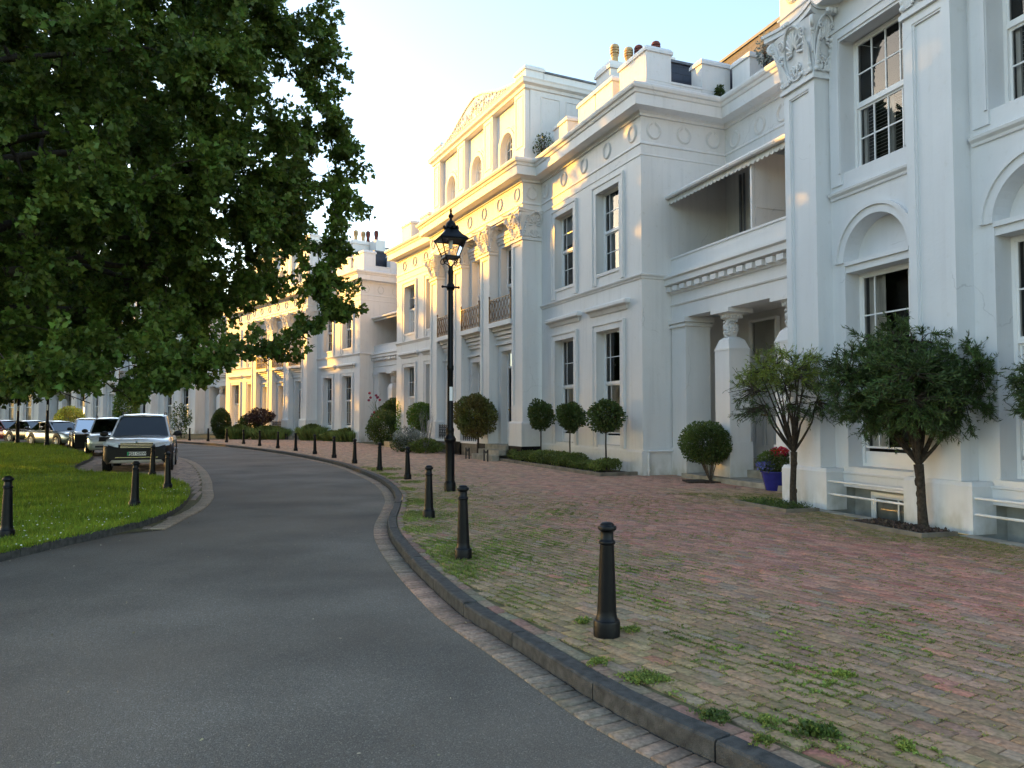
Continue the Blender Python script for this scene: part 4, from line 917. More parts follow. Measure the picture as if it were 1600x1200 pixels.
# stretcher course along the kerb and header course in the gutter
def course(name,path,off,L,Wd,step,z,colf,along,seed):
    P=offset(path,off); P=[Vector(p) for p in P]; cx=[];cy=[];an=[]; acc=0; nxt=step/2
    for i in range(1,len(P)):
        d=(P[i]-P[i-1]).length
        while acc+d>=nxt:
            q=P[i-1].lerp(P[i],(nxt-acc)/d); t=P[i]-P[i-1]; cx.append(q.x); cy.append(q.y); an.append(math.atan2(t.y,t.x)+(0 if along else math.pi/2)); nxt+=step
        acc+=d
    cx,cy,an=map(np.array,(cx,cy,an)); ok=(cy>2.2)&(cy<60); cx,cy,an=cx[ok],cy[ok],an[ok]; r=np.random.RandomState(seed); n=len(cx)
    return brickmesh(name,cx,cy,an+r.normal(0,.02,n),L,Wd,z,colf(cx,cy,r,n),np.full(n,.35),seed,.012)
def gcol(cx,cy,r,n):
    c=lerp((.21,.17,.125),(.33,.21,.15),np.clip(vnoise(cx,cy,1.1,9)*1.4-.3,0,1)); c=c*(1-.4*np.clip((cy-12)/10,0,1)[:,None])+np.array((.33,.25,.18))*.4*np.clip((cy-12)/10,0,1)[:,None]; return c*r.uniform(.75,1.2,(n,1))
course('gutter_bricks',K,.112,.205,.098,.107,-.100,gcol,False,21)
course('edging_bricks',K,-.19,.215,.10,.224,.0,lambda x,y,r,n:lerp((.22,.19,.12),(.30,.16,.12),r.rand(n))*r.uniform(.8,1.15,(n,1)),True,22)
# brick apron and parking strip round the lawn
road_edge=[(-5.3,11.6),(-5.52,12.9),(-5.75,14.2),(-6.3,16.03),(-7.1,18.0),(-8.0,20.2),(-9.7,24.0),(-11.8,28.2),(-13.9,31.6),(-17.2,36.0),(-21,40.2),(-25.4,44.4),(-29.6,47.4),(-36,50.5)]
RE=catmull([(-5.2,10)]+road_edge+[(-44,54)],.3)
pa=[p for p in RE]+[(-44,54)]+list(reversed([p for p in GC if p[1]>10.8]))
polymesh('parking_bay',pa,-.104,JOINT)
A2=R(108)
u2=(ii+.5*(jj%2))*(Ls+gp); v2=jj*(Ws+gp); ca2,sa2=math.cos(A2),math.sin(A2); cx=(u2*ca2-v2*sa2).ravel()-14; cy=(u2*sa2+v2*ca2).ravel()+26
pin=offset([p for p in RE],.28)
ok=(cy<40)&(cy>10)&(cx<-4); cx,cy=cx[ok],cy[ok]; ok=inpoly(cx,cy,pin+[(-44,54)]+list(reversed([p for p in offset(GC,-.08) if p[1]>11.2]))); cx,cy=cx[ok],cy[ok]; r=np.random.RandomState(8); n=len(cx)
brickmesh('parking_bricks',cx,cy,np.full(n,A2),Ls,Ws,-.09,lerp((.36,.27,.20),(.26,.20,.16),r.rand(n))*r.uniform(.8,1.2,(n,1)),np.full(n,.3),9)
course('parking_edge_bricks',RE,.12,.24,.10,.108,-.09,lambda x,y,r,n:lerp((.30,.23,.16),(.34,.26,.19),r.rand(n))*r.uniform(.85,1.15,(n,1)),False,23)
# edging stone in front of light wells
m=MB(F0.M()); 
for (a,b) in ((-1.3,.35),(.36,1.5),(2.86,4.1),(4.11,5.6),(5.61,9)): m.box(a,b-.008,-.235,.0,-.02,.006)
m.build('edging_stone',STONE)['kind']='structure'
# ---------------- bollards ----------------
BP=[(.0,.0),(.098,0),(.098,.105),(.094,.118),(.086,.122),(.080,.135),(.072,.165),(.0705,.20),(.0525,.665),(.0525,.672),(.060,.678),(.062,.688),(.060,.698),(.053,.704),(.048,.712),(.048,.765),(.056,.775),(.068,.783),(.070,.797),(.066,.808),(.052,.813),(.050,.822),(.038,.834),(.02,.838),(.0,.839)]
m=MB(); m.lathe(BP,28); b0=m.build('bollard',BLACKG,None,38)
PXB=[(948,993),(724,873),(670,809),(637,748.5),(593,735.5),(554,724),(522,715.5),(492,709.5),(462,704.5),(434,700.5),(405.6,696.7),(380.5,693.7),(354,691.2),(325,689.5),(296,688.2)]
ords=['first','second','third','fourth','fifth','sixth','seventh','eighth','ninth','tenth','eleventh','twelfth','thirteenth','fourteenth','fifteenth']
bpos=[at(u,v) for u,v in PXB]
for i,p in enumerate(bpos):
    o=b0 if i==0 else b0.copy()
    if i: C.objects.link(o)
    o.location=(p[0],p[1],-.004); o.rotation_euler=(rnd.uniform(-.012,.012),rnd.uniform(-.012,.012),rnd.uniform(0,6))
    tag(o,'tall black iron bollard nearest the camera, on the brick paving' if i==0 else f'{ords[i]} black iron bollard from the camera along the right kerb','bollard','black bollards along the kerb')
for j,((u,v),lb) in enumerate((((10,842),'black bollard on the lawn at the left edge of the picture'),((210,794),'black bollard on the lawn edge in front of the parked black car'),((238,744.5),'black bollard farthest back, against the bumper of the black car'),((262,765),'black bollard at the lawn tip beside the brick apron'))):
    o=b0.copy(); C.objects.link(o); p=at(u,v,-.02); o.location=(p[0],p[1],-.02); o.rotation_euler=(rnd.uniform(-.02,.02),rnd.uniform(-.02,.02),1); tag(o,lb,'bollard','black bollards on the lawn')
# ---------------- lamp posts ----------------
def lamp(loc,label,s=1.0,rz=.35):
    e=empty('street_lamp',(*loc,0),rz,label,'street lamp','black cast iron street lamps')
    m=MB(); m.lathe([(0,0),(.125,0),(.125,.17),(.118,.19),(.105,.21),(.10,.24),(.098,1.02),(.105,1.05),(.125,1.08),(.13,1.13),(.11,1.16),(.085,1.20),(.08,1.27),(.088,1.30),(.088,1.34),(.068,1.38),(.062,2.60),(.072,2.62),(.074,2.70),(.062,2.73),(.056,4.30),(.052,4.70),(.06,4.73),(.062,4.78),(.05,4.82),(.045,4.88),(0,4.9)],24); m.build('pole',BLACKG,e,40)
    m=MB(); m.lathe([(0,4.36),(.075,4.36),(.085,4.39),(.10,4.42),(.085,4.46),(.07,4.50),(0,4.5)],16); m.tube([(-.17,0,4.43),(.17,0,4.43)],.02,8); m.blob((-.18,0,4.43),(.03,.03,.03),8,6); m.blob((.18,0,4.43),(.03,.03,.03),8,6); m.build('ladder_rest',BLACKG,e,40)
    fr=MB(); zb,zt=5.08,5.46; hb,ht=.15,.275
    for sx in (1,-1):
        for sy in (1,-1):
            fr.tube([(sx*hb,sy*hb,zb),(sx*ht,sy*ht,zt)],.013,6)
            fr.tube([(0,0,4.80),(sx*.05,sy*.05,4.93),(sx*.11,sy*.11,4.97),(sx*.14,sy*.14,5.08)],.013,6)
            # scroll
            fr.tube([(sx*(.14+.06*math.cos(t)*.7),sy*(.14+.06*math.cos(t)*.7),5.0+.06*math.sin(t)) for t in np.linspace(1.4,-3.2,10)],.009,5)
    for z,h,q in ((zb,hb,.022),(zt,ht,.02)):
        for s_ in (1,-1): fr.box(-h-q,h+q,s_*h-q,s_*h+q,z-.02,z+.02); fr.box(s_*h-q,s_*h+q,-h+q,h-q,z-.02,z+.02)
    fr.box(-.13,.13,-.13,.13,5.065,5.075)
    fo=fr.build('lantern_frame',BLACKG,e)
    g=MB()
    for k in range(4):
        A=Matrix.Rotation(k*math.pi/2,3,'Z'); q=[A@Vector(p) for p in ((-hb,-hb,zb+.02),(hb,-hb,zb+.02),(ht,-ht,zt-.02),(-ht,-ht,zt-.02))]; g.quad(*[tuple(x) for x in q])
    g.build('lantern_glass',LGLASS,fo)
    r=MB(); r.lathe([(.44,5.455),(.45,5.47),(.43,5.49),(.30,5.57),(.20,5.66),(.155,5.70)],4,(0,0,0),math.pi/4); r.lathe([(.13,5.69),(.145,5.71),(.125,5.74),(.12,5.78),(.105,5.83),(.06,5.88),(.03,5.90),(.03,5.95),(.055,5.97),(.06,6.0),(.035,6.04),(.02,6.07),(.03,6.10),(.015,6.15),(0,6.18)],16)
    for k in range(8): a=k*math.pi/4; r.blob((.15*math.cos(a),.15*math.sin(a),5.74),(.03,.03,.04),6,4)
    r.build('lantern_roof',BLACKG,fo,30)
    u=MB(); u.lathe([(.03,5.50),(.05,5.46),(.045,5.30),(.03,5.27),(0,5.26)],10); u.build('lamp_bulb',WPAINT,fo,30)
    return e
lp=at(703,767.5); l0=lamp(lp,'tall black lamp post with glass lantern standing on the brick paving')
m=MB(); m.box(-.035,.035,-.068,-.062,1.95,2.25); m.build('notice_strip',WPAINT,l0)
index_kids()
for (u,v,lb) in ((73,697,'black lamp post on the lawn in front of the silver saloon'),(27,692,'black lamp post beside the red car, left of the other')):
    p=at(u,v); c=copy_tree(l0); c.location=(*p,-.02); c['label']=lb
# ---------------- cars ----------------
PAINTS={}
def paint(name,col,metal=.0,rough=.25):
    if name not in PAINTS: PAINTS[name]=mat(name,col,rough,.03,2,metal=metal,coat=1.0,spec=.5)
    return PAINTS[name]
TYRE=mat('tyre',(.018,.018,.018),.85,.2,30,.3,80); RIM=mat('alloy',(.45,.45,.46),.3,.05,metal=.9); PLAST=mat('black_plastic',(.012,.012,.013),.55,.1,20)
LENS=mat('lens',(.55,.57,.60),.12,.1,20,spec=.8,coat=1); AMBER=mat('amber',(.6,.2,.02),.2); PLATE=mat('plate_white',(.78,.78,.76),.4,.02); PGREEN=mat('plate_green',(.03,.35,.15),.4,.02); CHROME=mat('chrome',(.7,.7,.7),.12,.02,metal=1)
def plate_text(parent,txt,M,size):
    cu=bpy.data.curves.new('registration','FONT'); cu.body=txt; cu.size=size; cu.align_x='CENTER'; cu.align_y='CENTER'; cu.extrude=.001; cu.offset=.002
    tmp=bpy.data.objects.new('registration',cu); C.objects.link(tmp); dg=bpy.context.evaluated_depsgraph_get(); me=bpy.data.meshes.new_from_object(tmp.evaluated_get(dg)); bpy.data.objects.remove(tmp)
    me.materials.clear(); me.materials.append(PLAST); o=bpy.data.objects.new('registration_text',me); C.objects.link(o); o.parent=parent; o.matrix_local=M; return o
def car(loc,heading,label,L,W,H,pm,kind='suv',plate=None,cat='car'):
    """x forward. body lofted through stations, glasshouse above, wheels, lights, mirrors"""
    e=empty('parked_car',(*loc,-.09),heading,label,cat,'cars parked along the lawn')
    hw=W/2; suv=kind=='suv'; belt=H*.60 if suv else H*.62; hood=H*.60 if suv else H*.58; zb=.24 if suv else .18
    # x, half width, z low, z shoulder, z top
    S=[(-L/2,.78,zb+.25,.55*H*.9,belt*.80),(-L/2+.10,.93,zb+.08,.52*H,belt*.97),(-L/2+.5,.99,zb,.50*H,belt),(-L*.2,1.0,zb,.50*H,belt),(L*.08,1.0,zb,.50*H,belt*.99),(L*.20,1.0,zb,.50*H,hood),(L*.32,.985,zb,.49*H,hood*.965),(L*.42,.95,zb+.02,.47*H,hood*.91),(L/2-.12,.88,zb+.04,.43*H,hood*.84),(L/2-.02,.80,zb+.10,.38*H,hood*.72),(L/2,.74,zb+.16,.34*H,hood*.60)]
    m=MB(); ring=[]
    for x,w,lo,sh,tp in S:
        w*=hw; ring.append([(x,-w*.90,lo),(x,-w*.985,lo+.12),(x,-w,(lo+sh)/2),(x,-w*.99,sh),(x,-w*.95,(sh+tp)/2+.03),(x,-w*.86,tp-.02),(x,-w*.5,tp+.015),(x,0,tp+.03),(x,w*.5,tp+.015),(x,w*.86,tp-.02),(x,w*.95,(sh+tp)/2+.03),(x,w*.99,sh),(x,w,(lo+sh)/2),(x,w*.985,lo+.12),(x,w*.90,lo)])
    k=15; vs=[p for r in ring for p in r]; fs=[]
    for i in range(len(ring)-1):
        for j in range(k): q=(j+1)%k; fs.append((i*k+j,i*k+q,(i+1)*k+q,(i+1)*k+j))
    fs.append(tuple(range(k))); fs.append(tuple(reversed(range((len(ring)-1)*k,len(ring)*k)))); m.add(vs,fs)
    body=m.build('body',pm,e,True)
    # glasshouse
    wb=hw*.90; wt=hw*.72
    xf0,xf1=L*.20,L*.02; xr1,xr0=(-L*.40,-L*.47) if suv else (-L*.24,-L*.40)
    zt=H-.03
    bt=lambda x,s:(x,s*wb,belt-.03); 
    low=[(xf0,wb),(L*.04,wb*1.0),(-L*.15,wb),(xr0,wb*.93)]; top=[(xf1,wt),(-L*.05,wt*1.02),(-L*.2,wt*1.01),(xr1,wt*.95)]
    m=MB(); vs=[];
    for s in (-1,1):
        for (x,w_) in low: vs.append((x,s*w_,belt-.04))
        for (x,w_) in top: vs.append((x,s*w_,zt-.06))
    fs=[]
    for s in (0,8):
        for j in range(3): fs.append((s+j,s+j+1,s+4+j+1,s+4+j))
    fs.append((0,4,12,8)); fs.append((3,11,15,7)); m.add(vs,fs); cab=m.build('pillars',pm,e)
    r=MB(); rp=[(xf1+.06,wt*.93,zt-.055),(xf1-.15,wt,zt-.01),(-L*.1,wt,zt),(xr1+.1,wt*.96,zt-.02),(xr1-.05,wt*.9,zt-.07)]
    vs=[];fs=[]
    for x,w_,z in rp: vs+=[(x,-w_,z-.05),(x,-w_*.85,z),(x,0,z+.03),(x,w_*.85,z),(x,w_,z-.05)]
    for i in range(4):
        for j in range(4): fs.append((i*5+j,i*5+j+1,(i+1)*5+j+1,(i+1)*5+j))
    r.add(vs,fs); r.build('roof',pm,e,True,True)
    if suv:
        rr_=MB()
        for s in (-1,1): rr_.tube([(xf1-.2,s*wt*.9,zt+.0),(xf1-.4,s*wt*.9,zt+.05),(xr1+.3,s*wt*.9,zt+.05),(xr1+.1,s*wt*.9,zt)],.018,6)
        rr_.build('roof_rail',PLAST,e)
    def lerp3(a,b,t): return tuple(a[i]+(b[i]-a[i])*t for i in range(3))
    A,B=(xf0,-wb,belt-.04),(xf0,wb,belt-.04); D,E_=(xf1,-wt,zt-.06),(xf1,wt,zt-.06)
    def pane(a,b,c,d,ins,n,off,name='windscreen'):
        # a,b bottom; c,d top
        a,b,c,d=[Vector(v) for v in (a,b,c,d)]; ctr=(a+b+c+d)/4; q=[v+(ctr-v)*ins for v in (a,b,d,c)]; nn=Vector(n).normalized()*off; g=MB(); g.quad(*[tuple(v+nn) for v in q]); return g.build(name,CGL2 if plate else CGLASS,e)
    pane(A,B,D,E_,.07,(1,0,.6),.012)
    m=MB(); m.box(xr0+.1,xf0-.3,-wb*.9,wb*.9,belt-.5,belt-.08); m.build('interior',PLAST,e)
    for s in (-1,1):
        for j in range(3):
            a=(low[j][0],s*low[j][1],belt-.02); b=(low[j+1][0],s*low[j+1][1],belt-.02); c=(top[j][0],s*top[j][1],zt-.08); d=(top[j+1][0],s*top[j+1][1],zt-.08)
            pane(a,b,c,d,.10,(0,s,.25),.012,'side_window')
    a,b,c,d=(xr0,-wb*.93,belt),(xr0,wb*.93,belt),(xr1,-wt*.95,zt-.08),(xr1,wt*.95,zt-.08); pane(a,b,c,d,.1,(-1,0,.3),.012,'rear_window')
    # wheels
    wr=.37 if suv else .32
    for x in (L*.30,-L*.30):
        for s in (-1,1):
            M=Matrix.Translation((x,s*(hw-.10),wr))@Matrix.Rotation(math.pi/2,4,'X')
            q=MB(Matrix.Translation((x,s*(hw-.09),wr+.02))@Matrix.Rotation(math.pi/2,4,'X')); q.lathe([(0,-.10),(wr+.09,-.10),(wr+.10,0),(wr+.09,.102),(0,.102)],28); q.build('wheel_arch',PLAST,e)
            t=MB(M); t.lathe([(.2,-.115),(wr-.03,-.115),(wr,-.08),(wr,.08),(wr-.03,.115),(.2,.115)],28); w_=t.build('wheel',TYRE,e,40)
            u=MB(M); u.lathe([(0,-.118),(wr*.62,-.118),(wr*.68,-.10),(wr*.68,.10),(wr*.62,.118),(0,.118)],20)
            for a in range(5):
                an=2*math.pi*a/5
                for z in (-.125,.125): u.tube([(0,0,z),(wr*.6*math.cos(an),wr*.6*math.sin(an),z)],.03,5)
            u.build('rim',RIM,w_)
    # front: grille, lights, bumper, plate, mirrors
    zg=H*.44; g=MB(); g.box(L/2-.12,L/2+.008,-hw*.48,hw*.48,zg-.10,zg+.09,.02,.02); 
    for i in range(5): g.box(L/2,L/2+.018,-hw*.44,hw*.44,zg-.09+.037*i,zg-.075+.037*i)
    g.box(L/2-.2,L/2+.012,-hw*.62,hw*.62,zb+.14,zb+.32,.03,.02); g.build('grille',PLAST,e)
    for s in (-1,1):
        l=MB(); y0,y1=s*hw*.50,s*hw*.90
        pts=[(L/2-.015,y0,zg-.05),(L/2-.13,y1,zg-.0),(L/2-.20,y1*1.02,zg+.11),(L/2-.035,y0,zg+.075)]
        pts=[(p[0]+(.055 if suv else 0),p[1]*(1.03 if suv else 1),p[2]+(.02 if suv else 0)) for p in pts]; pb=[(p[0]-.2,p[1],p[2]) for p in pts]; l.add(pts+pb,[(0,1,2,3),(7,6,5,4),(0,4,5,1),(1,5,6,2),(2,6,7,3),(3,7,4,0)]); l.build('headlight',LENS,e)
        mi=MB(); mi.blob((L*.15,s*(hw+.10),belt+.06),(.07,.13,.09),10,8); mi.tube([(L*.15,s*(hw-.08),belt+.0),(L*.15,s*(hw+.04),belt+.03)],.02,6); mi.build('wing_mirror',PLAST if suv else pm,e,True)
        tl=MB(); tl.box(-L/2+.02,-L/2+.12,s*hw*.88 if s<0 else hw*.6,s*hw*.6 if s<0 else hw*.88,H*.42,H*.55); tl.build('tail_light',mat('tail_red',(.35,.01,.01),.2) if 'tail_red' not in MT else MT['tail_red'],e)
        dh=MB(); 
        for x in (L*.0,-L*.2): dh.box(x-.12,x,s*hw*.99-.01,s*hw*.99+.02,belt-.16,belt-.13)
        dh.build('door_handle',pm,e)
    p=MB(); zp=zb+.25 if not suv else H*.315; p.box(L/2+.012,L/2+.024,-.26,.26,zp-.055,zp+.055); po=p.build('number_plate',PLATE,e)
    if plate:
        gg=MB(); gg.box(L/2+.0245,L/2+.026,-.26,-.215,zp-.055,zp+.055); gg.build('plate_band',PGREEN,po)
        plate_text(po,plate,Matrix.Translation((L/2+.026,.02,zp))@Matrix.Rotation(math.pi/2,4,'Z')@Matrix.Rotation(math.pi/2,4,'X'),.105)
    return e
def head(dx,dy): return math.atan2(dy,dx)
BLK=paint('paint_sky_reflection',(.66,.65,.61),.0,.2); SILV=paint('paint_silver',(.50,.52,.53),.6,.28); WHT=paint('paint_white',(.70,.72,.73),.0,.25); DRED=paint('paint_red',(.22,.012,.015),.2,.25); NVY=paint('paint_dark',(.025,.028,.033),.3,.22); PALE=paint('paint_pale',(.58,.62,.60),.4,.3)  # sport utility body: sky reflected on black paint put into a pale colour
def cc(u,v,away,L): # centre of a car whose front bumper stands at the pixel; away = unit direction to its rear
    p=at(u,v,-.09); return (p[0]+away[0]*L/2,p[1]+away[1]*L/2)
def dirv(deg): return (math.sin(R(deg)),math.cos(R(deg)))
def put(u,v,deg,L,W,H,pm,kind,label,plate=None):
    d=dirv(deg); return car(cc(u,v,d,L),head(-d[0],-d[1]),label,L,W,H,pm,kind,plate)
suv_=put(213,738,-22,4.75,1.95,1.80,BLK,'suv','large sport utility car with bonnet coloured pale as reflected sky, black front and number plate, nearest the camera','PJ21 OXW')
def fascia(e,L,hw,H):
    m=MB(); hood=H*.60; zb=.24; ring=[]
    for x,w,lo,tp in ((L*.40,.962,zb-.02,hood*.84),(L*.44,.95,zb,hood*.83),(L/2-.10,.885,zb+.02,hood*.80),(L/2+.005,.82,zb+.08,hood*.72),(L/2+.012,.76,zb+.14,hood*.62)):
        w*=hw*1.012; ring.append([(x,-w*.9,lo),(x,-w,lo+.14),(x,-w,tp-.12),(x,-w*.93,tp),(x,0,tp+.015),(x,w*.93,tp),(x,w,tp-.12),(x,w,lo+.14),(x,w*.9,lo)])
    k=9; vs=[p for r in ring for p in r]; fs=[(i*k+j,i*k+j+1,(i+1)*k+j+1,(i+1)*k+j) for i in range(4) for j in range(k-1)]+[tuple(range(4*k,5*k))]
    m.add(vs,fs); m.build('front_bumper',PLAST,e,50)
    g=MB()
    for i in range(4): g.box(L/2+.012,L/2+.035,-hw*.46,hw*.46,H*.415+.045*i,H*.415+.018+.045*i)
    g.box(L/2+.012,L/2+.03,-hw*.6,hw*.6,.44,.47); g.blob((L/2+.04,0,H*.50),(.02,.06,.045),10,6); g.build('grille_bars',CHROME,e)
fascia(suv_,4.75,.975,1.80)
put(172,713,-27,4.5,1.85,1.66,PALE,'suv','pale silver car directly behind the black sport utility car')
put(146,702,-33,4.3,1.82,1.62,WHT,'suv','white car between the pale silver car and the silver saloon')
put(127,697.5,-58,4.6,1.8,1.45,SILV,'saloon','silver saloon with a pale windscreen behind the black planter box')
put(89,692,-62,4.6,1.8,1.45,NVY,'saloon','dark blue black saloon between the red car and the silver saloon')
put(45,690,-66,4.2,1.76,1.45,DRED,'saloon','dark red car, farthest left in the parked row')
# planter box on the lawn
p=at(133,700,-.02); pl=empty('planter_box',(*p,-.02),.4,'black planter box on the lawn in front of the silver saloon','planter')
m=MB(); m.box(-.42,.42,-.3,.3,0,.62,-.03,-.03); m.box(-.48,.48,-.36,.36,.62,.68); m.build('box',BLACKG,pl)
m=MB(); m.box(-.40,.40,-.28,.28,.66,.70); m.build('soil',SOIL,pl)
# ---------------- foliage ----------------
def ell_pts(rng,n,c,r,shell=.55,flat=None):
    d=rng.normal(size=(n,3)); d/=np.linalg.norm(d,axis=1,keepdims=True); t=(shell**3+(1-shell**3)*rng.rand(n))**(1/3); P=d*t[:,None]*np.array(r)+np.array(c); return P,d
def lump(rng,P,c,amp,sc):
    # push points in and out so that the outline is uneven
    q=P-np.array(c); n=np.linalg.norm(q,axis=1,keepdims=True)+1e-6; u=q/n
    s=np.zeros(len(P))
    for k in range(5):
        w_=rng.normal(size=3)*sc; s+=np.sin(u@w_+rng.rand()*6)
    return np.array(c)+q*(1+amp*s[:,None]/2.5)
def ball_shrub(name,loc,c,r,n,leaf,mt,label,cat='shrub',stem=None,kind='oval',seed=1,group=None,shell=.5,amp=.10,barkm=None,z0=0):
    rng=np.random.RandomState(seed); e=empty(name,(*loc,z0),0,label,cat,group)
    P,d=ell_pts(rng,n,c,r,shell); P=lump(rng,P,c,amp,3.0); P=P[P[:,2]>.02]; d=(P-np.array(c)); d/=np.linalg.norm(d,axis=1,keepdims=True)
    D=d+rng.normal(size=P.shape)*.55; np_mesh('foliage',leaves(rng,P,D,leaf*rng.uniform(.6,1.25,len(P)),kind),len(LEAF[kind]),mt,e)
    rr=random.Random(seed); m=MB()
    if stem: m.tube([(0,0,-.05),(rr.uniform(-.02,.02),rr.uniform(-.02,.02),c[2]*.5),(c[0],c[1],c[2])],[stem*1.15,stem,stem*.8],8)
    base=Vector((0,0,0)) if not stem else Vector((c[0],c[1],c[2]-r[2]*.75))
    for i in range(16):
        a=rr.uniform(0,6.28); el=rr.uniform(.1,1.2); t=Vector(c)+Vector((math.cos(a)*r[0]*math.cos(el)*.8,math.sin(a)*r[1]*math.cos(el)*.8,r[2]*.7*math.sin(el)))
        m.tube([tuple(base),tuple(base.lerp(t,.5)+Vector((rr.uniform(-.05,.05),rr.uniform(-.05,.05),-.03))),tuple(t)],[.014 if not stem else .012,.009,.004],5,False)
    m.build('stem',barkm or BARK,e); return e
G_LOL='clipped bay trees by the second house'
def onray(u,yloc,fr=F1):
    # ground point on the line y=yloc of a house frame, seen at column u (a planting line along the wall)
    dx=(u-800)/FPX; ox,oy=fr.w(0,yloc); X=fr.X; t=(dx*oy-ox)/(X[0]-dx*X[1]); return (ox+X[0]*t,oy+X[1]*t)
for i,(u,zc,rr_,lb) in enumerate(((845,1.55,.52,'clipped ball bay tree in the hedge bed, leftmost, in front of the black plinth'),(891,1.50,.52,'clipped ball bay tree in the hedge bed, middle of the three'),(947,1.55,.52,'clipped ball bay tree in the hedge bed, rightmost, nearest the house corner'))):
    p=onray(u,-.75); ball_shrub('bay_tree',p,(0,0,zc+.1),(rr_*(.84+.05*i),rr_*(.84+.05*i),rr_*.88),3600,.072,LDARK,lb,'tree',.022,'oval',30+i,G_LOL,.40,.17)
# hedge bed along the second house
bedM=F1.M()
m=MB(bedM); m.box(-7.6,-.15,-1.25,-1.17,-.01,.10); m.box(-7.6,-7.52,-1.17,-.08,-.01,.10); m.box(-.23,-.15,-1.17,-.08,-.01,.10); bd=m.build('bed_edging',BROWNST); tag(bd,'low stone edging round the hedge bed below the bay trees','edging')
m=MB(bedM); m.box(-7.52,-.23,-1.17,-.06,-.01,.06); tag(m.build('planting_bed',SOIL),None,None,None,'structure')
rng=np.random.RandomState(50)
segs=[(-7.3,-5.9),(-6.1,-4.5),(-4.7,-3.1),(-3.3,-1.9),(-1.5,-.5)]
for i,(a,b) in enumerate(segs):
    n=3800; x=rng.uniform(a,b,n); y=rng.uniform(-1.12,-.35,n); h=.40*(1-((x-(a+b)/2)/((b-a)/2+.15))**4)*(1-((y+.73)/.55)**4*.6)*(.85+.25*np.sin(x*5+i)); z=.06+np.abs(h)*rng.rand(n)**.4
    P=np.array([[*F1.w(p,q),0] for p,q in zip(x,y)]); P[:,2]=z; o_=np_mesh('low_hedge',leaves(rng,P,rng.normal(size=P.shape)*.8+np.array([0,0,.7]),.055*rng.uniform(.7,1.2,n),'oval'),6,LHEDGE)
    tag(o_,['low green hedge clump by the black plinth, left end of the bed','low green hedge clump under the leftmost bay tree','low green hedge clump in the middle of the bed under the middle bay tree','low green hedge clump under the rightmost bay tree','small hedge clump at the right end of the bed near the drainpipe'][i],'hedge','hedge clumps in the bed')
# dome shrub before the porch
p=at(1110,753); ball_shrub('dome_shrub',p,(-.08,0,.95),(.66,.62,.52),14000,.042,LBUSH,'dark clipped dome shrub on bare stems beside the first herm pillar','shrub',None,'oval',60,None,.35,.08,BARK2)
m=MB(); m.box(p[0]-.62,p[0]+.62,p[1]-.35,p[1]+.35,-.01,.035); m.build('planting_bed',SOIL)['kind']='structure'
